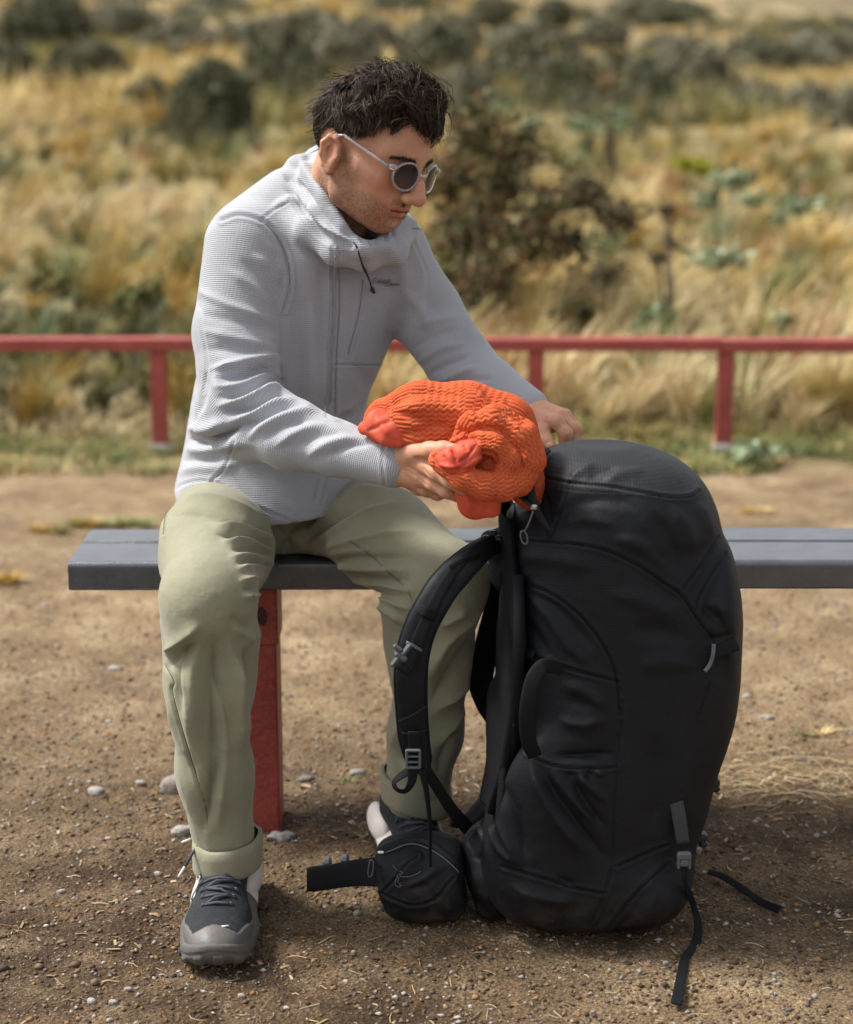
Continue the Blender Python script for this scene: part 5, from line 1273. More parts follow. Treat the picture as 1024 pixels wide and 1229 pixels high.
    seams = [(q2([(225, 320), (300, 300), (400, 330), (460, 400), (500, 500), (505, 600), (480, 690)]), .0062, 1.9, 'seam'), (q2([(380, 330), (440, 280), (500, 250)]), .002, 1.5, 'seam'),
             (q2([(505, 235), (560, 320), (620, 385), (690, 425), (760, 430)]), .003, 1.6, 'seam'), (q2([(680, 430), (682, 700), (668, 900), (655, 1130)]), .003, 1.5, 'seam'), (q2([(706, 430), (706, 700), (694, 900), (690, 1130)]), .003, 1.5, 'seam'),
             (q2([(805, 560), (790, 700), (745, 870)]), .0022, 1.4, 'seam'), (q2([(820, 570), (805, 700), (762, 870), (745, 872)]), .0018, 1.3, 'seam'), (q2([(690, 912), (790, 914), (890, 915)]), .002, 1.4, 'seam'), (qh([(960, 850), (920, 960), (870, 1010), (865, 1030)]), .003, 1.6, 'seam'),
             (qh([(700, 1060), (760, 1025), (850, 1015), (930, 1045), (1024, 1110)]), .0025, 1.6, 'seam'), ([(300, 605), (340, 622), (367, 633)], .0025, 1.6, 'seam'), ([(384, 576), (381, 588), (377, 602)], .003, 1.5, 'seam'), ([(394, 574), (391, 588), (387, 602)], .003, 1.5, 'seam'),
             ([(462, 530), (459, 555), (462, 582)], .002, 1.5, 'seam'), ([(497, 290), (513, 330), (510, 360)], .002, 1.5, 'seam'), (qh([(820, 300), (830, 400), (850, 540), (835, 650)]), .002, 1.5, 'seam')]
    V = sculpt(V, Q, [(s[0], s[1] * 1.6, s[2]) for s in S]); V = relax(V, Q, .4); V = relax(V, Q, .3); V = sculpt(V, Q, [(s[0], s[1] * .62, s[2] * 1.05, s[3]) for s in seams])
    N = vnormals(V, Q); V = V + N * (.0012 * fbm(V[:, 0] * 20, V[:, 1] * 20, V[:, 2] * 24, o=3, s=16))[:, None]
    # weave coordinates: sleeves along the arm, body upright
    ua = arm_uv(V, [(ARM_A, .05), (ARM_B, .05)]); ax = np.radians(18); body = np.stack([V[:, 2], V[:, 0] * math.cos(ax) + V[:, 1] * math.sin(ax), V[:, 0] * 0], 1)
    def dist(ch, rr):
        best = np.full(len(V), 1e9)
        for a in range(len(ch) - 1):
            p, q = ch[a], ch[a + 1]; d = q - p; t = np.clip(((V - p) @ d) / (d @ d), 0, 1); best = np.minimum(best, np.linalg.norm(V - p - t[:, None] * d, axis=1) - (rr[a] + (rr[a + 1] - rr[a]) * t))
        return best
    armX = (dist(ARM_A, [.068, .0635, .0590, .050, .0380, .0325]) < .012) & ((V[:, 0] < P(343, 300, 2.72)[0]) | (V[:, 2] < .73)) & (V[:, 1] < 2.80)
    armbX = (dist(ARM_B, [.060, .0560, .0500, .0400, .0300]) < .010) & (V[:, 0] > P(488, 300, 2.79)[0])
    uu, vv_ = proj(V); arm = inpoly(uu, vv_, [(266, 264), (288, 258), (317, 267), (335, 287), (346, 316), (348, 346), (342, 372), (342, 440), (350, 466), (405, 500), (490, 525), (490, 600), (400, 578), (330, 565), (285, 535), (258, 505), (215, 440), (205, 350), (230, 290)])
    armb = inpoly(uu, vv_, [(490, 275), (505, 300), (513, 330), (508, 370), (484, 412), (500, 460), (640, 560), (700, 500), (600, 400), (530, 275)])
    wv = np.where((arm | armb)[:, None], ua, body)
    fade = np.ones(len(V))
    for pl in ([(205, 350), (230, 290), (266, 264), (288, 258), (317, 267), (335, 287), (346, 316), (348, 346), (342, 372), (342, 440), (350, 466), (405, 500), (490, 525)], [(490, 600), (400, 578), (330, 565), (285, 535), (258, 505), (215, 440)], [(490, 275), (505, 300), (513, 330), (508, 370), (484, 412)]):
        fade = np.minimum(fade, smoothstep(2.5, 5.5, pl_dist(uu, vv_, pl)[0]))
    wv[:, 2] = fade
    J = mat('grey_grid_fleece', (.36, .37, .40), rough=.85, spec=.2, col2=(.39, .40, .43), nscale=5, sheen=.2, grain=(700, .06), extra=weave(.0031, .0042, .00024, .00007, .09))
    o = mesh('jacket', V, Q, J, man, attrs={'wv': wv})
    # zip: tape and teeth down the front, set into the chest
    def on(pl, off=.001, mm=None):          # lay picture points on the jacket front
        pl = np.array(pl, float); u, v = proj(V); out = []
        cam0 = np.array((0, 0, CAM_Z)); dd = np.linalg.norm(V - cam0, axis=1)
        for a, b in pl:
            k = (np.abs(u - a) < 3.0) & (np.abs(v - b) < 3.0)
            if not k.any(): out.append(out[-1]); continue
            d = dd[k].min(); dr = P(a, b, 2.5) - cam0; dr /= np.linalg.norm(dr); out.append(cam0 + dr * (d - off + .002))
        return np.array(out)
    zl = mat('zip_tape', (.27, .27, .29), rough=.6)
    line = np.array([(402 - (0 if v < 300 else 0) + a, v) for v, a in zip(np.linspace(302, 496, 40), np.interp(np.linspace(302, 496, 40), [302, 375, 434, 501], [0.5, 0, -3.5, -5.5]))])
    p = on(line, .0016); p = np.array([p[max(0, i - 2):i + 3].mean(0) for i in range(len(p))])
    r = tube(p, .0013, 6); mesh('zip', r[0], r[1], zl, man)
    st = mat('grey_stitch', (.22, .225, .25), rough=.8)
    for dx in (-6.5, 5.5):
        p = lay_on(V, line + (dx, 0), .0001); r_ = tube(p, .00045, 5); mesh('stitching', r_[0], r_[1], st, man)
    for pl in ([(436, 336), (431, 375), (418, 425)], [(403, 437), (432, 438), (460, 438)], [(317, 267), (335, 287), (346, 316), (348, 342)], [(281, 529), (270, 561), (255, 576)]):
        p = lay_on(V, smooth_pl(pl, 8), .0001); r_ = tube(p, .00045, 5); mesh('stitching', r_[0], r_[1], st, man)
    # drawcord with knots and toggle
    cord = mat('black_cord', (.012, .012, .014), rough=.6)
    c = on([(429, 296), (431, 305), (433, 314), (437, 323), (441, 330), (444, 336), (446, 344), (447, 350)], .009)
    c = np.array([c[max(0, i - 1):i + 2].mean(0) for i in range(len(c))]); r1 = tube(c, [.0011, .0012, .0012, .0020, .0016, .0013, .0013, .0014], 8); r2 = tube([c[-1] + (-.001, 0, .003), c[-1], c[-1] + (.004, -.001, -.006)], [.0014, .0036, .0022], 8)
    r3 = tube(on([(424, 290), (427, 294), (429, 298)], .010), .0013, 8)
    Vc, Qc = quads_of([r1, r2, r3]); mesh('drawcord', Vc, Qc, cord, man)
    # stitched name on the chest, in flowing script
    let = mat('grey_thread', (.10, .12, .15), rough=.6)
    def sc(l): return [(420 + a / 10.24, 310 + b / 10.24) for a, b in l]
    W = [[(330, 250), (305, 245), (285, 262), (300, 275), (318, 276), (290, 282), (272, 298), (288, 306), (315, 300), (335, 288)],
         [(335, 288), (350, 278), (362, 284), (352, 300), (342, 296), (350, 282), (370, 290), (392, 250)], [(392, 250), (372, 300), (385, 302), (392, 292), (404, 284), (414, 290), (402, 304), (394, 298), (402, 284), (420, 288), (440, 258)],
         [(440, 258), (420, 304), (432, 310), (444, 292)], [(444, 296), (446, 312), (456, 308), (466, 296)],
         [(475, 268), (450, 336), (440, 342), (432, 334)], [(452, 276), (480, 262), (502, 270), (490, 290), (466, 298), (494, 300), (500, 318), (480, 336), (450, 336)],
         [(512, 306), (500, 316), (502, 330), (514, 328), (522, 308), (520, 330), (532, 326)], [(534, 310), (532, 328), (544, 330), (554, 310), (552, 330), (562, 324)],
         [(562, 322), (576, 314), (572, 306), (562, 314), (566, 330), (582, 326), (594, 310)], [(594, 310), (598, 326), (612, 318)]]
    prs = []
    for l in W:
        q = smooth_pl(sc(l), 4); p3 = on(q, .0014); p3[:, 1] = p3[:, 1].mean() * .5 + p3[:, 1] * .5 - .0006; prs.append(tube(p3, .00042, 5))
    Vc, Qc = quads_of(prs); mesh('chest_lettering', Vc, Qc, let, man)
build_jacket()

# ---- shoes -------------------------------------------------------
def shoe(loc, yaw, mirror):
    root = empty('running_shoe', loc)
    f = Field((-.075, -.03, -.01), (.075, .33, .16), .0024)
    f.ell((0, .215, .031), (.046, .078, .032), None, .02); f.cone((0, .19, .036), (0, .095, .066), .032, .036, .03); f.ell((0, .045, .055), (.035, .042, .055), None, .03)
    f.cone((0, .075, .075), (0, .060, .125), .034, .036, .02); f.cone((0, .10, .085), (0, .075, .128), .026, .026, .015)
    f.plane((0, .06, .128), (0, -.18, 1), .003); f.cone((0, .056, .150), (0, .056, .10), .030, .026, .004, 'cut')
    f.plane((0, 0, .012), (0, 0, -1))
    V, Q = f.surf(1); x, y, z = V.T.copy(); 
    toe = (z < .030 + .022 * smoothstep(.20, .285, y) + .010 * np.cos(x * 60) + .016 * smoothstep(.028, .044, np.abs(x)) * smoothstep(.13, .20, y)) & (y > .13); heelc = (y < .02) & (z < .08)
    N = vnormals(V, Q); V = V + N * (.0022 * smoothstep(0, 1, toe.astype(float)) + .0012 * fbm(V[:, 0] * 40, V[:, 1] * 40, V[:, 2] * 40))[:, None]
    mi = (toe[Q].sum(1) >= 2).astype(int)
    M = SHOE; prs = []
    def put(name, V, Q, m, smooth=True, mi=None, parent=root):
        V = np.array(V, float); 
        if mirror: V = V * (-1, 1, 1); Q = [list(q)[::-1] for q in Q] if not isinstance(Q, np.ndarray) else Q[:, ::-1]
        c, s = math.cos(yaw), math.sin(yaw); W = np.stack([V[:, 0] * c - V[:, 1] * s, V[:, 0] * s + V[:, 1] * c, V[:, 2]], 1)
        o = mesh(name, W, Q, m, parent, smooth, mi=mi); o.location = (0, 0, 0); return o
    up = put('upper', V, Q, [M['mesh'], M['over']], mi=mi)
    # midsole and lugged outsole
    g = Field((-.08, -.04, -.012), (.08, .34, .07), .0024)
    def slab(cy, rx, ry, z0, z1, cx=0, pw=2.4):
        g.loft([(z0, cx, cy, rx * .95, ry * .96, pw, 0), ((z0 + z1) / 2, cx, cy, rx, ry, pw, 0), (z1, cx, cy, rx * .93, ry * .95, pw, 0)], .03, rnd=.008)
    slab(.208, .0525, .087, -.002, .031); slab(.06, .044, .070, -.002, .042); g.cone((0, .10, .018), (0, .17, .018), .04, .044, .02, flat=((0, 0, 1), .42))
    V, Q = g.surf(1); x, y, z = V.T.copy(); V[:, 2] += .060 * np.clip((y - .235) / .06, 0, 1) ** 2 * .35
    g2 = (np.abs(z - .012) < .0014); N = vnormals(V, Q); V = V - N * (.0012 * g2)[:, None]
    lug = (z < .010); V = V + N * (.003 * lug * (np.sin(np.arctan2(x, y - .14) * 34) > 0) * (np.abs(N[:, 2]) < .7))[:, None]
    mi = np.zeros(len(Q), int); zc = V[Q].mean(1); mi[(zc[:, 2] < .011)] = 1
    white = (zc[:, 1] < .115) & (zc[:, 2] > .011); mi[white] = 2
    put('sole', V, Q, [M['mid'], M['out'], M['white']], mi=mi)
    # white flared heel clip on the inner side
    h = Field((.005, -.045, -.0), (.085, .15, .09), .0024); h.ell((.036, .052, .036), (.018, .052, .028), None, .01); h.plane((0, .0, .010), (0, 0, -1))
    V, Q = h.surf(1); put('heel_clip', V, Q, M['white'])
    # tongue, laces, aglets
    t = Field((-.04, .03, .06), (.04, .19, .16), .0024); t.cone((0, .150, .070), (0, .085, .118), .019, .022, .01, flat=((0, .5, .8), .4)); t.cone((0, .088, .120), (0, .073, .140), .022, .020, .01, flat=((0, .8, .5), .35)); V, Q = t.surf(1); put('tongue', V, Q, M['lace'])
    L = []
    Vt = V; Vu0 = f.surf(0)[0]
    def top(x, y_):
        k = (np.abs(Vu0[:, 0] - x) < .004) & (np.abs(Vu0[:, 1] - y_) < .004); z1 = Vu0[k][:, 2].max() if k.any() else .08
        k = (np.abs(Vt[:, 0] - x) < .004) & (np.abs(Vt[:, 1] - y_) < .004); return max(z1, Vt[k][:, 2].max() if k.any() else 0)
    rows = [(q, top(0, q)) for q in (.218, .200, .182, .164, .146)]
    for i, (yy, zz) in enumerate(rows):
        w = .0155 + .0022 * i
        a = [(q * w, yy - .003 * abs(q), top(q * w, yy) + .0022 - .002 * abs(q)) for q in (-1.15, -.6, 0, .6, 1.15)]
        L.append(tube(a, .0026, 7, flat=.8))
        if i < 4:
            y2, z2 = rows[i + 1]; sg = 1 if i % 2 else -1
            L.append(tube([(sg * w, yy - .003, top(sg * w, yy) + .001), (sg * w * .2, (yy + y2) / 2, top(0, (yy + y2) / 2) + .004), (-sg * w * .9, y2, top(-sg * w, y2) + .002)], .0024, 7, flat=.8))
        for sg in (-1, 1): L.append(tube([(sg * w * 1.1, yy - .004, top(sg * w, yy) + .001), (sg * (w * 1.1 + .004), yy - .006, top(sg * w * 1.2, yy) - .003)], .003, 7))
    # bow ends falling outwards
    L.append(tube([(-.012, .108, .124), (-.026, .118, .122), (-.040, .135, .108), (-.050, .150, .094)], .0024, 7)); L.append(tube([(-.012, .105, .126), (-.030, .100, .122), (-.044, .104, .116)], .0024, 7))
    L.append(tube([(-.010, .108, .124), (-.022, .112, .130), (-.030, .104, .124), (-.012, .104, .122)], .0024, 7)); L.append(tube([(.0, .108, .126), (.018, .116, .128), (.028, .106, .122), (.004, .104, .123)], .0024, 7))
    V, Q = quads_of(L); put('laces', V, Q, M['lace'])
    for q in ([(-.050, .150, .094), (-.058, .162, .084)], [(-.044, .104, .116), (-.058, .107, .112)]):
        V, Q = tube(q, .0019, 8); put('aglet', V, Q, M['white'])
    # printed loop on the outer side, small toe mark
    el = [(-.0365 - .004 * math.cos(a) * 0 - .0035 + .006 * (math.sin(a) * .5 - .3), .128 + .034 * math.cos(a), .058 + .020 * math.sin(a)) for a in np.linspace(0, 2 * math.pi, 30, endpoint=False)]
    e = []
    Vu = np.array([q for q in f.surf(0)[0]])
    for p in el:
        k = (np.abs(Vu[:, 1] - p[1]) < .004) & (np.abs(Vu[:, 2] - p[2]) < .004) & (Vu[:, 0] < 0)
        e.append((Vu[k][:, 0].min() - .0016 if k.any() else p[0], p[1], p[2]))
    V, Q = tube(e, .0016, 6, closed=True); put('side_emblem', V, Q, M['white'])
    k = (np.abs(Vu[:, 1] - .262) < .005) & (np.abs(Vu[:, 0] - .014) < .005); zt = Vu[k][:, 2].max() if k.any() else .055
    V, Q = tube([(.009, .263, zt + .0006), (.019, .260, zt + .0004)], .0014, 6); put('toe_mark', V, Q, M['white'])
    return root
SHOE = {'mesh': mat('shoe_mesh', (.018, .021, .025), rough=.8, spec=.3, col2=(.028, .031, .036), nscale=60, bump=(('voronoi', 900, .0009),), grain=(500, .35)),
        'over': mat('shoe_overlay', (.088, .092, .10), rough=.5, spec=.4, col2=(.125, .115, .105), nscale=18, bump=(('noise', 200, .0005),)),
        'mid': mat('shoe_midsole', (.068, .071, .078), rough=.7, col2=(.11, .095, .08), nscale=14, bump=(('noise', 150, .0012),)),
        'out': mat('shoe_rubber', (.022, .022, .022), rough=.85, col2=(.075, .06, .045), nscale=30),
        'white': mat('shoe_white', (.72, .68, .66), rough=.55, col2=(.60, .54, .50), nscale=22),
        'lace': mat('shoe_lace', (.028, .030, .042), rough=.8, col2=(.07, .075, .095), nscale=500)}
def setshoe(o, lab):
    tag(o, lab, 'shoe', "the man's trail shoes")
p = PZ(270, 2.50, .0); s1 = shoe((p[0] + .002, 2.545, .004), math.pi + R(2), True); setshoe(s1, 'dark trail shoe flat on the dirt, fully in view under the front trouser cuff')
s2 = shoe((PZ(474, 2.745, 0)[0], 2.745, .004), math.pi + R(14), False); setshoe(s2, 'dark trail shoe with white heel half hidden behind the hip belt pouch')
# ================================================================ ORANGE FLEECE
def build_fleece():
    root = empty('fleece_garment', P(560, 540, 2.44)); tag(root, 'bundled orange zigzag knit fleece with smooth red lining, held over the pack', 'fleece')
    lo = np.minimum(P(425, 640, 2.30), P(425, 640, 2.56)); hi = np.maximum(P(670, 445, 2.30), P(670, 445, 2.56)); hi[1] = 2.56; lo[1] = 2.30
    f = Field(lo, hi + (0, 0, .03), .0012)
    body = [P(468, 508, 2.475), P(505, 502, 2.465), P(560, 504, 2.46), P(600, 516, 2.45), P(618, 545, 2.44)]; rb = [.036, .048, .050, .048, .040]
    f.chain(body, rb, .012)
    f1 = [P(548, 540, 2.405), P(565, 515, 2.398), P(596, 505, 2.392), P(626, 522, 2.385), P(637, 552, 2.384), P(622, 578, 2.386)]; r1 = [.012, .018, .021, .020, .019, .020]
    f.chain(f1, r1, .006)
    f2 = [P(556, 552, 2.375), P(574, 532, 2.368), P(597, 533, 2.365), P(611, 552, 2.366), P(604, 574, 2.368)]; r2 = [.010, .0145, .0155, .0145, .015]
    f.chain(f2, r2, .004)
    f3 = [P(622, 572, 2.38), P(604, 584, 2.365), P(580, 583, 2.352), P(556, 574, 2.352), P(536, 560, 2.362), P(529, 551, 2.372)]; r3 = [.018, .0185, .0175, .0160, .0125, .010]
    f.chain(f3, r3, .005)
    f.cone(P(618, 565, 2.43), P(640, 590, 2.455), .030, .026, .012)
    f.ell(P(588, 556, 2.392), (.032, .02, .032), None, .008)
    f.chain([P(527, 552, 2.368), P(545, 552, 2.358), P(562, 546, 2.356), P(572, 534, 2.366)], [.013, .018, .017, .012], .008)
    V, Q = f.surf(1)
    LP = [(519, 549), (532, 536), (545, 531), (556, 526), (570, 525), (579, 538), (582, 550), (572, 561), (556, 569), (540, 571), (528, 563)]
    S = [([(445, 500), (480, 478), (520, 470), (565, 480)], -.007, 7), ([(470, 492), (520, 488), (560, 496), (590, 520)], .006, 7), ([(575, 462), (600, 488), (640, 510)], -.006, 6), ([(610, 500), (632, 535), (628, 565)], .004, 5), ([(560, 520), (580, 512), (605, 520), (615, 545)], -.006, 4), ([(575, 545), (590, 545), (600, 560)], -.006, 4), ([(452, 490), (500, 500), (560, 520), (600, 535)], -.006, 6), ([(470, 530), (520, 528), (560, 530)], .004, 6), ([(470, 478), (520, 476), (580, 482)], .003, 7), ([(600, 470), (618, 490), (640, 520)], -.003, 5),
         ([(560, 468), (590, 485), (605, 500)], .003, 6), ([(520, 540), (540, 524), (556, 515)], -.004, 5), ([(480, 520), (510, 515), (540, 505)], -.003, 4)]
    V = sculpt(V, Q, S); V = relax(V, Q, .4)
    # knitted chevrons: rows follow the nearest roll of cloth
    best = np.full(len(V), 1e9); A = np.zeros(len(V)); B = np.zeros(len(V))
    for ci, (ch, rr) in enumerate(((body, rb), (f1, r1), (f2, r2), (f3, r3))):
        cum = 0
        for a in range(len(ch) - 1):
            p, q = ch[a], ch[a + 1]; d = q - p; L = np.linalg.norm(d); t = np.clip(((V - p) @ d) / (L * L), 0, 1); e = V - p - t[:, None] * d
            rad = rr[a] + (rr[a + 1] - rr[a]) * t; k = np.linalg.norm(e, axis=1) - rad; m = k < best; best[m] = k[m]
            ref = np.array((0, -1., .2)); ref -= d / L * (ref @ d / L); ref /= np.linalg.norm(ref); sd = np.cross(d / L, ref); ang = np.arctan2(e @ sd, e @ ref)
            if ci == 0: A[m] = (cum + t * L)[m]; B[m] = (ang * .047)[m]
            else: A[m] = (cum + t * L)[m] ; B[m] = (ang * .018)[m]
            cum += L
    tri = np.abs(((A / .0105) % 1) - .5) * 2
    row = B + tri * .0034 + .0008 * fbm(V[:, 0] * 40, V[:, 1] * 40, V[:, 2] * 40, s=2)
    w = np.abs(np.sin(math.pi * row / .0060)) ** .38
    u_, v_ = proj(V); dl = pl_dist(u_, v_, LP + [LP[0]])[0] * np.where(inpoly(u_, v_, LP), -1, 1); dl = np.where(V[:, 1] < 2.40, dl, 9); zig = smoothstep(-.5, 2.5, dl)
    w = .7 + (w - .7) * zig - (.8 * np.exp(-(dl / 1.6) ** 2)) * (dl < 8)
    N = vnormals(V, Q); V = V + N * ((w - .7) * .0038)[:, None]; V = relax(V, Q, .06)
    knit = mat('orange_knit', (.56, .105, .040), rough=.9, spec=.12, col2=(.64, .140, .056), nscale=40, bump=(('noise', 1400, .0007), ('noise', 500, .0006)), grain=(900, .14))
    V = sculpt(V, Q, [([(541, 536), (546, 548), (548, 558)], -.006, 2.2, 'crease'), ([(548, 558), (560, 549), (573, 532)], -.0045, 2, 'crease'), ([(526, 556), (538, 560), (550, 560)], .003, 2.5), ([(549, 560), (550, 569)], -.004, 2, 'crease'), ([(531, 545), (537, 558)], -.003, 2, 'crease'), ([(556, 562), (566, 556), (576, 548)], .003, 2.5), ([(556, 532), (562, 542)], -.003, 2, 'crease')])
    lin = mat('orange_lining', (.64, .105, .055), rough=.6, spec=.25, col2=(.56, .075, .04), nscale=20, bump=(('noise', 120, .0008),))
    mesh('knit_cloth', V, Q, [knit, lin], root, mi=(dl[Q].mean(1) < 0).astype(int))
    g = Field(lo, hi, .0018); g.chain([P(438, 514, 2.465), P(455, 509, 2.445), P(470, 519, 2.432), P(480, 528, 2.43)], [.010, .019, .019, .008], .008, flat=((0, -.9, .3), .5))
    V, Q = g.surf(1); V = sculpt(V, Q, [([(440, 518), (458, 510), (475, 500)], -.003, 3), ([(450, 500), (462, 515), (470, 525)], .003, 4)]); mesh('lining', V, Q, lin, root)
    g = Field(lo - (0, 0, .03), hi, .0018); g.cone(P(571, 590, 2.385), P(571, 603, 2.387), .0285, .0255, .01, flat=((0, 1, .2), .42)); g.cone(P(590, 590, 2.39), P(593, 612, 2.392), .014, .008, .012)
    V, Q = g.surf(1); V = sculpt(V, Q, [([(560, 590), (566, 615)], .003, 4), ([(585, 590), (583, 618)], -.003, 3), ([(575, 590), (573, 612)], -.002, 4)]); mesh('lining', V, Q, lin, root)
build_fleece()
# ================================================================ BACKPACK
def dust(m, nt, b, tc):
    N, L = nt.nodes, nt.links; sp = N.new('ShaderNodeSeparateXYZ'); L.new(tc, sp.inputs[0])
    n = N.new('ShaderNodeTexNoise'); n.inputs['Scale'].default_value = 30; n.inputs['Detail'].default_value = 8; n.inputs['Roughness'].default_value = .7; L.new(tc, n.inputs['Vector'])
    h = N.new('ShaderNodeMapRange'); L.new(sp.outputs[2], h.inputs[0]); h.inputs[1].default_value = .10; h.inputs[2].default_value = -.01; h.inputs[3].default_value = 0; h.inputs[4].default_value = .55
    f = math_node(nt, 'MULTIPLY', h.outputs[0], math_node(nt, 'MULTIPLY', math_node(nt, 'MAXIMUM', math_node(nt, 'SUBTRACT', n.outputs['Fac'], .42), 0.0), 4.0))
    x = N.new('ShaderNodeMix'); x.data_type = 'RGBA'; L.new(f, x.inputs[0]); L.new(b.inputs['Base Color'].links[0].from_socket, x.inputs[6]); x.inputs[7].default_value = (.11, .08, .055, 1); L.new(x.outputs[2], b.inputs['Base Color'])
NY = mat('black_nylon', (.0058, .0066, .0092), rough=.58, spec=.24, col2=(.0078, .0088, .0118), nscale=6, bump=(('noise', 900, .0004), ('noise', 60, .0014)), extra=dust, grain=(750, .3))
def rip(m, nt, b, tc):
    sp = nt.nodes.new('ShaderNodeSeparateXYZ'); nt.links.new(tc, sp.inputs[0])
    for o, s in ((sp.outputs[0], .0042), (sp.outputs[2], .0042)):
        chain_bump(nt, b, math_node(nt, 'POWER', math_node(nt, 'ABSOLUTE', math_node(nt, 'SINE', math_node(nt, 'MULTIPLY', o, math.pi / s))), 8), .00014)
NR = mat('ripstop_nylon', (.0070, .0078, .0105), rough=.6, spec=.24, bump=(('noise', 60, .0012),), extra=rip, grain=(750, .28))
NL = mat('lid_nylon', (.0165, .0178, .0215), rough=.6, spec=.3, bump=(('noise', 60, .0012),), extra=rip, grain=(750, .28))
WB = mat('black_webbing', (.0055, .0060, .0078), rough=.75, spec=.2, bump=(('noise', 1200, .0004),))
PL = mat('dark_plastic', (.015, .016, .019), rough=.35, spec=.5)
GP = mat('grey_plastic', (.09, .097, .105), rough=.4, spec=.5)
PAD = mat('mesh_padding', (.006, .006, .008), rough=.9, spec=.2, bump=(('voronoi', 500, .0012),))
pack = empty('backpack', (G(720, 1090)[0], 2.49, 0))
tag(pack, 'large black hiking backpack standing on the dirt against the bench', 'backpack')
def pmesh(name, VQ, m, smooth=True): return mesh(name, VQ[0], VQ[1], m, pack, smooth)
def on_surf(V, pl, off=.001, win=3.0):
    u, v = proj(V); cam0 = np.array((0, 0, CAM_Z)); dd = np.linalg.norm(V - cam0, axis=1); out = []
    for a, b in np.array(pl, float):
        k = (np.abs(u - a) < win) & (np.abs(v - b) < win)
        d = dd[k].min() if k.any() else (np.linalg.norm(out[-1] - cam0) + off if out else 2.5)
        dr = P(a, b, 2.5) - cam0; dr /= np.linalg.norm(dr); out.append(cam0 + dr * (d - off))
    return np.array(out)
def strap(pl, Ys, w, th, name, m=WB, twist=None, edge=.25, n=6, parent=None):
    """webbing through picture points at given distances; w in px"""
    q = smooth_pl(np.column_stack([np.array(pl, float), np.interp(np.linspace(0, 1, len(pl)), np.linspace(0, 1, len(Ys)), Ys)]), n) if len(pl) > 2 else np.column_stack([np.array(pl, float), np.linspace(Ys[0], Ys[-1], len(pl))])
    p = np.array([P(*r) for r in q]); T = np.gradient(p, axis=0)
    view = p - np.array((0, 0, CAM_Z)); side = np.cross(T, view); side /= np.linalg.norm(side, axis=1, keepdims=True)
    if twist is not None:
        tw = np.interp(np.linspace(0, 1, len(p)), np.linspace(0, 1, len(twist)), np.radians(twist)); vv = view / np.linalg.norm(view, axis=1, keepdims=True)
        side = side * np.cos(tw)[:, None] + vv * np.sin(tw)[:, None]
    ww = np.interp(np.linspace(0, 1, len(p)), np.linspace(0, 1, np.size(w)), np.atleast_1d(w)) * 2.42 / F
    V, Q = ribbon(p, ww, th, side, edge); return mesh(name, V, Q, m, parent or pack), p, side
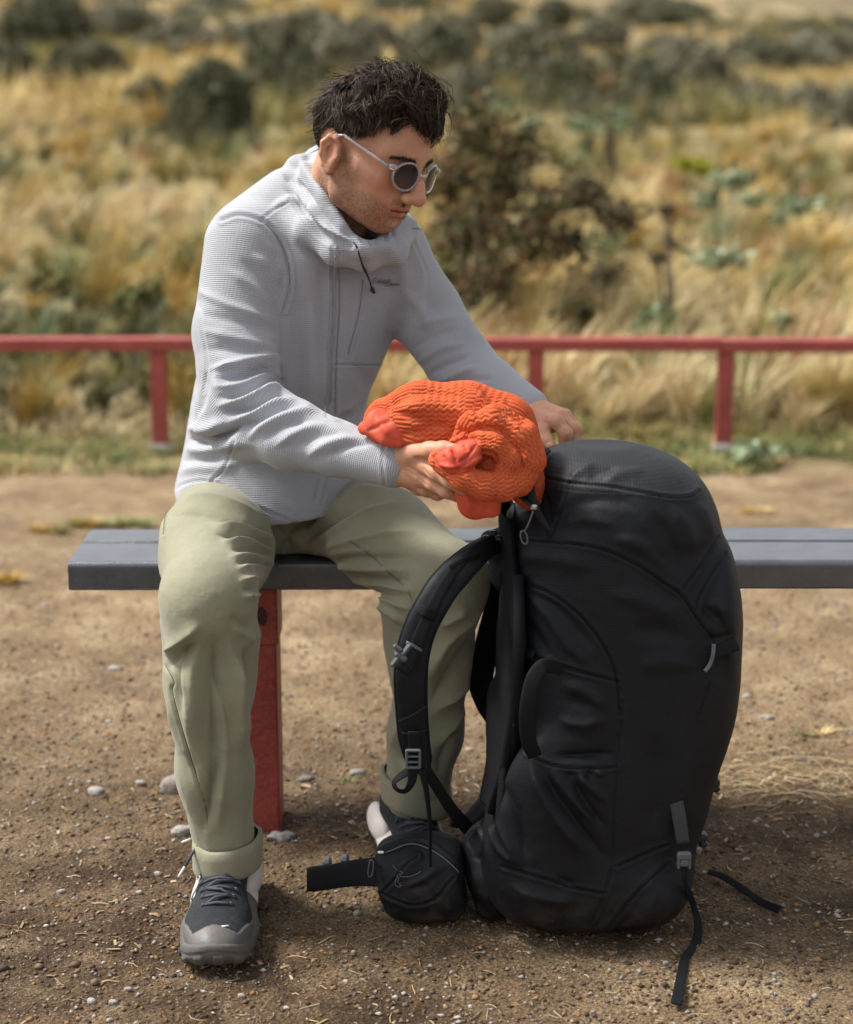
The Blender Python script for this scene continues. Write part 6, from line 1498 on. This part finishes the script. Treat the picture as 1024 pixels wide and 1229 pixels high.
def build_pack():
    Yc = 2.49
    def row(z, uL, uR, ry, n=2.6, Y=Yc, yaw=0):
        a, b = PZ(uL, Y, z), PZ(uR, Y, z); return (z, (a[0] + b[0]) / 2, Y, (b[0] - a[0]) / 2, ry, n, yaw)
    f = Field((.03, 2.28, -.02), (.46, 2.72, .72), .0028)
    f.loft([row(.002, 610, 795, .118, 2.6, 2.475), row(.03, 594, 790, .138, 2.6, 2.475), row(.08, 590, 818, .152, 2.6, 2.48), row(.14, 594, 840, .155, 2.7), row(.22, 603, 858, .154, 2.7), row(.30, 609, 878, .150, 2.8), row(.38, 610, 886, .148, 2.8),
            row(.45, 608, 884, .145, 2.7), row(.52, 606, 872, .140, 2.6), row(.57, 605, 860, .134, 2.5), row(.605, 610, 846, .125, 2.4)], .03, rnd=.035)
    # lid: a domed hood tipped towards the straps
    f.loft([row(.56, 640, 864, .134, 2.5), row(.60, 637, 858, .132, 2.4), row(.635, 640, 842, .118, 2.3), row(.665, 648, 812, .092, 2.2), row(.685, 664, 776, .055, 2.1)], .012, rnd=.02)
    # side pocket and bulges
    f.ell(PZ(665, 2.365, .20), (.072, .036, .105), None, .03); f.ell(PZ(640, 2.40, .10), (.070, .06, .075), None, .04); f.ell(PZ(780, 2.42, .07), (.055, .09, .055), None, .04)
    f.ell(PZ(862, 2.44, .47), (.022, .08, .08), None, .03)
    # mouth of the pack, open towards the man
    f.cone(P(618, 575, 2.46), P(650, 585, 2.50), .040, .034, .006, 'cut')
    V, Q = f.surf(2)
    def a7(l): return [(580 + x / 3.2, 520 + y / 3.2) for x, y in l]
    def a8(l): return [(580 + x / 2.695, 840 + y / 2.695) for x, y in l]
    S = []
    for l, a, w in (([(330, 180), (380, 140), (430, 120)], .004, 6), ([(400, 185), (450, 150), (520, 130)], -.003, 6), ([(460, 195), (520, 160), (620, 140)], .003, 7), ([(300, 300), (400, 260), (520, 260), (600, 300)], -.004, 9), ([(280, 360), (380, 330), (500, 350)], .004, 8),
                    ([(640, 300), (700, 380), (740, 480), (760, 560)], -.005, 9), ([(720, 280), (790, 380), (800, 470)], .004, 9), ([(230, 230), (250, 300), (265, 360)], -.006, 5), ([(250, 300), (290, 290), (330, 240)], .004, 5), ([(500, 400), (600, 430), (700, 520)], .004, 9), ([(820, 260), (860, 330), (880, 400)], .003, 8),
                    ([(120, 480), (260, 480), (420, 520)], .004, 10), ([(480, 620), (600, 640), (760, 720)], .004, 12), ([(560, 760), (680, 760), (800, 800)], -.005, 12), ([(600, 900), (720, 880), (820, 900)], .004, 12), ([(160, 620), (250, 700), (330, 820), (400, 880)], .005, 8), ([(200, 620), (310, 700), (420, 830)], -.005, 7),
                    ([(150, 700), (220, 800), (260, 860)], -.004, 7), ([(640, 560), (720, 620), (760, 660)], -.004, 7), ([(300, 960), (400, 1000), (480, 1060)], .004, 8), ([(320, 1020), (420, 1050)], -.003, 8), ([(840, 660), (900, 720), (930, 780)], -.005, 6), ([(880, 640), (940, 700)], .004, 7), ([(870, 840), (960, 840)], .004, 6), ([(860, 770), (900, 790), (970, 770)], -.004, 5)):
        S.append((a7(l), a, w))
    for l, a, w in (([(30, 300), (70, 420), (120, 530)], .007, 7), ([(60, 260), (110, 400), (140, 520)], -.006, 6), ([(150, 190), (180, 280), (250, 400), (330, 500)], .007, 7), ([(180, 200), (230, 300), (320, 420), (400, 520)], -.006, 6), ([(210, 215), (270, 300), (360, 400)], .006, 6), ([(290, 230), (300, 270), (330, 330), (400, 420)], -.005, 4),
                    ([(310, 230), (330, 270), (400, 330)], .005, 4), ([(270, 230), (280, 260)], -.004, 3), ([(340, 228), (345, 255)], -.004, 3), ([(375, 226), (380, 250)], .004, 3), ([(20, 380), (60, 480), (130, 540)], .006, 6), ([(80, 600), (200, 640), (320, 650)], .005, 9), ([(240, 575), (270, 590), (300, 600)], -.004, 4),
                    ([(460, 120), (470, 300), (460, 480)], .003, 14), ([(560, 100), (560, 300), (540, 440)], -.004, 14), ([(640, 60), (640, 240), (620, 420)], .003, 12), ([(240, 60), (320, 80), (400, 60)], .004, 9), ([(230, 180), (320, 180), (420, 176)], -.006, 5), ([(520, 560), (560, 640), (500, 720)], .003, 10)):
        S.append((a8(l), a, w))
    N0 = vnormals(V, Q)
    for _ in range(3): N0 = relax(N0, Q)
    n7 = 24
    V = sculpt(V, Q, [(s[0], s[1] * (1.0 if i < n7 else 1.7), s[2] * (.9 if i < n7 else .95), 'ridge' if i < n7 else 'crease') for i, s in enumerate(S)], N0); V = relax(V, Q, .4)
    seams = [a7([(210, 165), (330, 190), (480, 205), (600, 225), (720, 245), (800, 240), (828, 220)]), a7([(330, 190), (300, 290), (258, 400)]), a7([(75, 402), (200, 412), (350, 425), (470, 450), (600, 510), (700, 580), (760, 620), (830, 720), (890, 800)]),
             a7([(905, 400), (850, 490), (770, 600)]), a7([(930, 460), (870, 560), (830, 640), (822, 690)]), a7([(115, 570), (200, 590), (300, 640), (400, 730), (470, 830), (510, 930), (525, 1088)]), a7([(100, 800), (200, 860), (350, 910), (520, 955)]),
             a8([(450, 0), (440, 150), (428, 300), (420, 450), (420, 530), (395, 625), (330, 770)]), a8([(140, 170), (200, 205), (300, 222), (430, 218)]), a8([(60, 540), (200, 580), (300, 610), (395, 627)]), a8([(430, 540), (520, 500), (600, 470)]), a8([(600, 530), (500, 620), (380, 770)]),
             a7([(870, 960), (830, 1088)]) , a7([(208, 165), (212, 230), (240, 330), (258, 395)])]
    V = sculpt(V, Q, [(s, .0022, 1.6, 'seam') for s in seams])
    N = vnormals(V, Q); V = V + N * (.0012 * fbm(V[:, 0] * 18, V[:, 1] * 18, V[:, 2] * 18, o=3, s=26))[:, None]
    u, v = proj(V); qu, qv = u[Q].mean(1), v[Q].mean(1); qz = V[Q].mean(1)[:, 2]
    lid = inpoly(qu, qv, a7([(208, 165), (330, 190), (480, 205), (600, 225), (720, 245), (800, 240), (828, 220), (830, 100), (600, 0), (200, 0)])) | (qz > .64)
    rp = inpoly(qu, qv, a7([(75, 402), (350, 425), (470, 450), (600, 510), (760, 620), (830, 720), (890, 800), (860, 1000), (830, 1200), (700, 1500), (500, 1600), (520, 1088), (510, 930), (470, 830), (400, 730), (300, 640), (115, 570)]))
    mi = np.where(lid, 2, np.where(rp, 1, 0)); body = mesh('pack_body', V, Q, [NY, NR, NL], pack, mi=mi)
    # piping along the main seams
    prs = []
    for s in (seams[2], seams[5]):
        p = on_surf(V, smooth_pl(s, 6), -.0006, 2.5); p = np.array([p[max(0, i - 2):i + 3].mean(0) for i in range(len(p))]); prs.append(tube(p, .0007, 5))
    for pr in prs: pmesh('piping', pr, WB)
    # rim of the open lid, zip and puller
    strap([(657, 541), (645, 550), (638, 568), (637, 590), (643, 610), (652, 626), (661, 638)], [2.47, 2.42, 2.39, 2.375, 2.37], [8, 12, 12, 11, 9, 5], .010, 'lid_rim', NY, edge=.5)
    strap([(610, 582), (622, 592), (634, 602), (642, 611)], [2.42, 2.385, 2.37], [9, 9, 8, 6], .004, 'zip_flap', WB, edge=.5)
    strap([(615, 589), (628, 599), (640, 610)], [2.40, 2.38, 2.366], [3, 3, 3], .005, 'zip', PL)
    s = box(P(641, 609, 2.362), (.009, .006, .008), .002); bmesh_of('zip_slider', [s], mat('steel', (.5, .5, .48), rough=.3, metal=1), pack)
    c1 = [P(640, 613, 2.358), P(637, 622, 2.357), P(633, 632, 2.356), P(629, 638, 2.356)]; t = tube(c1, .0012, 6); t2 = tube([P(629 + 4 * math.sin(a) - 1.5 * math.cos(a), 645 - 8 * math.cos(a), 2.356) for a in np.linspace(0, 6.283, 16, endpoint=False)], .0012, 6, closed=True)
    pmesh('zip_pull_cord', t, GP); pmesh('zip_pull_loop', t2, GP)
    # grab handle on the side
    strap([(674, 803), (664, 800), (652, 800), (641, 815), (635, 840), (633, 865), (635, 890), (642, 907)], [2.345, 2.335, 2.325, 2.318, 2.316, 2.32, 2.335], [15, 17, 19, 21, 21, 21, 20, 18], .006, 'grab_handle', WB, edge=.5)
    # cinch straps on the right
    def lie(pl, w, th, name, m, off=.003):
        q = smooth_pl(pl, 6); p = on_surf(V, q, off, 3.5)
        for _ in range(3): p[1:-1] = (p[:-2] + 2 * p[1:-1] + p[2:]) / 4
        T = np.gradient(p, axis=0); sd = np.cross(T, p - np.array((0, 0, CAM_Z))); sd /= np.linalg.norm(sd, axis=1, keepdims=True)
        Vr, Qr = ribbon(p, w * 2.4 / F, th, sd); mesh(name, Vr, Qr, m, pack)
    lie([(857, 783), (868, 780), (877, 776), (884, 773)], 17, .004, 'side_strap', WB, .004)
    lie([(857, 773), (856, 786), (852, 798), (846, 806)], 5, .003, 'strap_tab', GP, .006)
    lie([(612, 777), (625, 781), (641, 787)], 10, .004, 'side_strap', WB)
    strap([(812, 962), (816, 985), (820, 1012)], [2.345, 2.338, 2.335], [17, 17, 16], .003, 'bottom_strap', mat('grey_webbing', (.028, .03, .034), rough=.7, bump=(('noise', 1200, .0004),)))
    for s in (seams[8], seams[9], seams[11], seams[10], seams[6]):
        p = on_surf(V, smooth_pl(s, 6), -.0002, 2.5); p = np.array([p[max(0, i - 1):i + 2].mean(0) for i in range(len(p))]); pmesh('stitching', tube(p, .0006, 5), WB)
    V1 = P(821, 1027, 2.33)
    bmesh_of('buckle', [box(V1, (.019, .010, .012), .003), box(V1 + (.001, -.001, -.010), (.015, .008, .012), .003), box(V1 + (.008, 0, -.008), (.004, .009, .022), .0015), box(V1 + (-.007, 0, -.008), (.004, .009, .022), .0015)], GP, pack)
    for (u, v, Y) in ((857, 938, 2.50), (835, 992, 2.46), (842, 1004, 2.47)):
        c = P(u, v, Y); bmesh_of('buckle', [box(c, (.016, .02, .012), .003), box(c + (.002, -.004, -.009), (.012, .014, .010), .003)], PL, pack)
    strap([(844, 960), (850, 948), (856, 940)], [2.46, 2.48, 2.50], [12, 12, 12], .003, 'side_strap', WB)
    g = lambda u, v, z=.004: float(G(u, v, z)[1])
    strap([(821, 1040), (823, 1060), (832, 1085), (838, 1110), (836, 1130), (828, 1142), (822, 1152), (817, 1178), (812, 1205)], [2.33, 2.33, g(832, 1085, .05), g(838, 1110, .02), g(836, 1130), g(828, 1142), g(822, 1152), g(817, 1178), g(812, 1205)], [8, 7, 9, 11, 12, 11, 12, 13, 14], .0022, 'loose_strap', WB, twist=[0, 60, 45, 30, 20, 40, 10, 0, 0])
    strap([(850, 1046), (868, 1052), (885, 1063), (900, 1073), (916, 1084), (936, 1092)], [g(850, 1046, .01), g(868, 1052, .008), g(885, 1063, .006), g(900, 1073), g(916, 1084), g(936, 1092)], [9, 10, 11, 10, 11, 11], .0022, 'loose_strap', WB, twist=[50, 40, 30, 40, 20, 10])
    # harness: back panel, frame, hip wings
    h = Field((.0, 2.34, .02), (.20, 2.68, .60), .004)
    pts = [P(612, 652, 2.50), P(617, 740, 2.50), P(612, 830, 2.50), P(600, 920, 2.50), P(584, 1000, 2.50)]
    h.chain(pts, [.10, .115, .12, .125, .12], .01, flat=((1, 0, .1), .13)); V2, Q2 = h.surf(2)
    V2 = V2 + vnormals(V2, Q2) * (.002 * fbm(V2[:, 0] * 20, V2[:, 1] * 20, V2[:, 2] * 20))[:, None]; mesh('back_panel', V2, Q2, PAD, pack)
    t = tube([P(622, 690, 2.39), P(624, 770, 2.375), P(617, 850, 2.375), P(604, 925, 2.38), P(590, 975, 2.39)], [.008, .009, .009, .008, .007], 10); pmesh('frame_rod', t, WB)
    h = Field((.02, 2.33, -.01), (.16, 2.66, .24), .003)
    h.chain([P(592, 1010, 2.44), P(588, 1050, 2.425), P(590, 1085, 2.43)], [.024, .030, .024], .02); h.cone(P(575, 1020, 2.45), P(590, 1000, 2.50), .03, .03, .02); V2, Q2 = h.surf(2)
    V2 = sculpt(V2, Q2, [([(568, 1030), (590, 1028), (610, 1034)], -.005, 4), ([(570, 1070), (590, 1076), (608, 1070)], .004, 6), ([(600, 1000), (598, 1060), (602, 1100)], -.004, 4)]); mesh('hip_wing', V2, Q2, NY, pack)
build_pack()
def build_harness():
    # near shoulder strap: padded, curved, with edge binding
    cl = [(600, 650), (586, 655), (566, 670), (547, 688), (531, 706), (518, 727), (505, 752), (496, 782), (493, 812), (494, 850), (497, 885), (503, 912), (508, 926)]
    w = [24, 27, 33, 37, 38, 38, 38, 39, 39, 37, 36, 30, 16]
    Ys = [2.50, 2.46, 2.42, 2.40, 2.385, 2.375, 2.37, 2.365, 2.365, 2.37, 2.375, 2.38, 2.38]
    o, p, side = strap(cl, Ys, w, .014, 'shoulder_strap', NY, twist=[-35, -30, -20, -12, -8, -5, 0, 0, 0, 0, 0, 0, 0], edge=.5, n=5)
    W = np.interp(np.linspace(0, 1, len(p)), np.linspace(0, 1, len(w)), w) * 2.42 / F
    for sg in (-1, 1):
        t = tube(p + side * (W * .5 * .97)[:, None] * sg, .0028, 6); pmesh('edge_binding', t, WB)
    off = lambda Y: [y - .010 for y in Y]
    strap([(592, 648), (570, 660), (548, 682), (530, 708), (516, 736)], off([2.46, 2.42, 2.40, 2.385, 2.372]), [12, 12, 13, 14, 15], .003, 'stitched_webbing', WB)
    strap([(540, 681), (556, 672), (575, 668)], [2.385, 2.385, 2.42], [6, 6, 6], .003, 'load_lifter', WB)
    strap([(503, 731), (512, 735), (523, 741)], [2.358, 2.354, 2.358], [13, 13, 13], .003, 'webbing_loop', WB)
    strap([(513, 742), (504, 762), (497, 784)], [2.357, 2.355, 2.353], [13, 15, 15], .002, 'stitched_webbing', NY)
    strap([(499, 775), (491, 792), (482, 806)], [2.352, 2.346, 2.343], [18, 19, 19], .004, 'sternum_strap', WB)
    c = P(481, 788, 2.338); ax = np.array([[.8, 0, -.6], [0, 1, 0], [.6, 0, .8]])
    bmesh_of('sternum_buckle', [box(c, (.020, .008, .009), .003, ax), box(c + (.007, 0, .009), (.007, .008, .020), .003, ax), box(c + (-.007, 0, -.006), (.007, .008, .020), .003, ax), box(c + (-.004, 0, .012), (.014, .007, .006), .002, ax)], GP, pack)
    strap([(488, 771), (496, 775), (506, 781)], [2.345, 2.343, 2.348], [4, 4, 4], .004, 'strap_slider', GP)
    # a stitched panel line, lower strap end and ladder buckle
    strap([(479, 866), (496, 858), (512, 848)], [2.356, 2.355, 2.356], [2.2, 2.2, 2.2], .002, 'stitch_line', WB); strap([(482, 880), (498, 881), (513, 876)], [2.358, 2.357, 2.358], [2.2, 2.2, 2.2], .002, 'stitch_line', WB)
    strap([(497, 878), (497, 895), (498, 925)], [2.357, 2.356, 2.356], [15, 15, 14], .003, 'stitched_webbing', WB)
    c = P(496, 911, 2.350); k = px(2.35)
    fr = []
    for dx, dz, sx, sz in ((-8.5, 0, 3.4, 25), (8.5, 0, 3.4, 25), (0, 11.5, 18, 3.4), (0, 3.6, 16, 2.2), (0, -4.0, 16, 2.2), (0, -11.5, 18, 3.6)): fr.append(box(c + (dx * k, 0, dz * k), (sx * k, .006, sz * k), .001))
    bmesh_of('ladder_buckle', fr, GP, pack)
    strap([(496, 923), (494, 938), (487, 949), (477, 948), (473, 940), (480, 932), (492, 925)], [2.352, 2.35, 2.348, 2.35, 2.355, 2.36, 2.362], [13, 11, 9, 8, 9, 10, 11], .002, 'webbing_tail', WB, twist=[0, 20, 50, 60, 60, 40, 10])
    strap([(507, 924), (512, 950), (516, 990), (516, 1025), (517, 1040)], [2.37, 2.365, 2.36, 2.352, 2.35], [10, 8, 7, 6, 5], .0022, 'webbing_tail', WB, twist=[0, 40, 55, 60, 60])
    strap([(512, 924), (528, 950), (545, 975), (562, 995)], [2.375, 2.39, 2.41, 2.44], [13, 14, 16, 18], .003, 'lower_strap', WB, twist=[10, 10, 15, 20])
    strap([(540, 985), (560, 985), (582, 965)], [2.44, 2.45, 2.45], [16, 18, 22], .004, 'lower_strap', WB)
    # far shoulder strap
    strap([(603, 668), (598, 720), (585, 775), (577, 815), (585, 845), (600, 875)], [2.58, 2.62, 2.66, 2.66, 2.63, 2.58], [30, 34, 36, 36, 32, 20], .012, 'shoulder_strap', PAD, edge=.5)
    h = Field((.02, 2.36, .40), (.14, 2.66, .60), .003); h.chain([P(588, 648, 2.49), P(606, 655, 2.50), P(614, 690, 2.50)], [.014, .026, .03], .01); h.cone(P(606, 690, 2.46), P(622, 720, 2.46), .012, .012, .01); V, Q = h.surf(1); mesh('strap_anchor', V, Q, WB, pack)
    for (u, v, Y) in ((583, 646, 2.455), (592, 640, 2.46), (598, 646, 2.45)):
        bmesh_of('buckle', [box(P(u, v, Y), (.010, .008, .008), .002)], PL, pack)
    # hip belt pouch
    f = Field((-.10, 2.33, -.01), (.09, 2.54, .20), .0024)
    f.loft([(.004, P(512, 1095, 2.42)[0], 2.425, .050, .032, 3.2, 0), (.03, P(510, 1080, 2.42)[0], 2.422, .060, .040, 3.6, 0), (.07, P(505, 1050, 2.42)[0], 2.42, .0625, .043, 4.0, 0), (.105, P(503, 1020, 2.42)[0], 2.425, .0615, .036, 3.6, 0), (.13, P(508, 1000, 2.42)[0], 2.44, .054, .022, 2.4, 0)], .01, rnd=.02)
    V, Q = f.surf(2); m = lambda l: [(440 + x / 7.31, 1000 + y / 7.31) for x, y in l]
    S = [(m([(340, 270), (420, 230), (500, 190)]), .003, 6), (m([(330, 470), (450, 420), (600, 330), (700, 310)]), .004, 5), (m([(300, 450), (440, 380), (560, 330)]), -.003, 5), (m([(540, 430), (600, 500), (620, 560)]), .003, 6), (m([(360, 490), (500, 470), (580, 440)]), -.003, 5), (m([(100, 260), (110, 380), (150, 480)]), -.003, 5), (m([(600, 600), (700, 640), (760, 700)]), .003, 6)]
    N0 = vnormals(V, Q)
    for _ in range(3): N0 = relax(N0, Q)
    V = sculpt(V, Q, S, N0)
    sm = [m([(130, 530), (250, 590), (380, 635), (500, 625), (620, 570), (700, 470), (770, 390)]), m([(140, 520), (220, 440), (280, 370), (360, 270), (460, 200)]), m([(90, 170), (200, 120), (330, 75), (450, 70), (560, 110), (680, 200), (830, 330)])]
    V = sculpt(V, Q, [(s, .0026, 1.5, 'seam') for s in sm]); pouch = mesh('hip_belt_pouch', V, Q, NY, pack)
    def lay(l, r, name, mt, off=.0012, sm_=4):
        q = smooth_pl(m(l), sm_); p = on_surf(V, q, off, 2.2); p = np.array([p[max(0, i - 1):i + 2].mean(0) for i in range(len(p))]); return tube(p, r, 5)
    zp = lay([(160, 175), (250, 140), (330, 105), (420, 95), (520, 125), (640, 190), (760, 290), (820, 355)], .0011, '', GP); mesh('pouch_zip', zp[0], zp[1], GP, pouch)
    c = on_surf(V, [(457, 1023)], .004, 3)[0]; bmesh_of('zip_pull', [box(c, (.009, .003, .004), .0015)], mat('white_plastic', (.8, .8, .8), rough=.4), pouch)
    ln = mat('emblem_thread', (.13, .15, .17), rough=.6)
    E = [[(225, 275), (245, 300), (275, 330)], [(285, 340), (300, 332), (315, 345), (300, 358), (280, 352)], [(280, 360), (268, 378), (262, 400), (250, 425), (252, 455), (262, 470), (285, 470), (300, 480)], [(285, 372), (310, 382), (350, 384), (400, 376), (450, 352), (480, 330)],
         [(292, 390), (290, 425)], [(310, 392), (318, 425)], [(330, 394), (342, 428)], [(350, 394), (366, 424)], [(370, 390), (388, 412)], [(390, 384), (405, 402)], [(410, 378), (424, 392)], [(428, 370), (440, 380)], [(300, 430), (286, 452), (300, 462), (312, 452)], [(270, 380), (280, 400), (272, 440)]]
    V3, Q3 = quads_of([lay(l, .00045, '', ln) for l in E]); tag(mesh('emblem', V3, Q3, ln, pouch), kind='stuff')
    t = tube([P(u, v, 2.40) for u, v in m([(40, 235), (60, 250), (60, 320), (45, 375), (22, 385), (10, 355), (18, 290), (30, 240)])], .0011, 6, closed=True); mesh('cord_loop', t[0], t[1], GP, pouch)
    # free end of the hip belt
    strap([(458, 1046), (425, 1048), (400, 1052), (380, 1055), (369, 1056)], [2.40, 2.435, 2.45, 2.455, 2.46], [38, 34, 32, 32, 31], .004, 'hip_belt', WB, twist=[0, 4, 10, 4, -8])
    strap([(369, 1044), (375, 1042), (392, 1040)], [2.475, 2.475, 2.465], [4, 5, 5], .006, 'hip_belt_fold', WB)
    for (u, v) in ((393, 1034), (414, 1031)): bmesh_of('buckle', [box(P(u, v, 2.47), (.013, .02, .011), .004)], GP, pack)
build_harness()
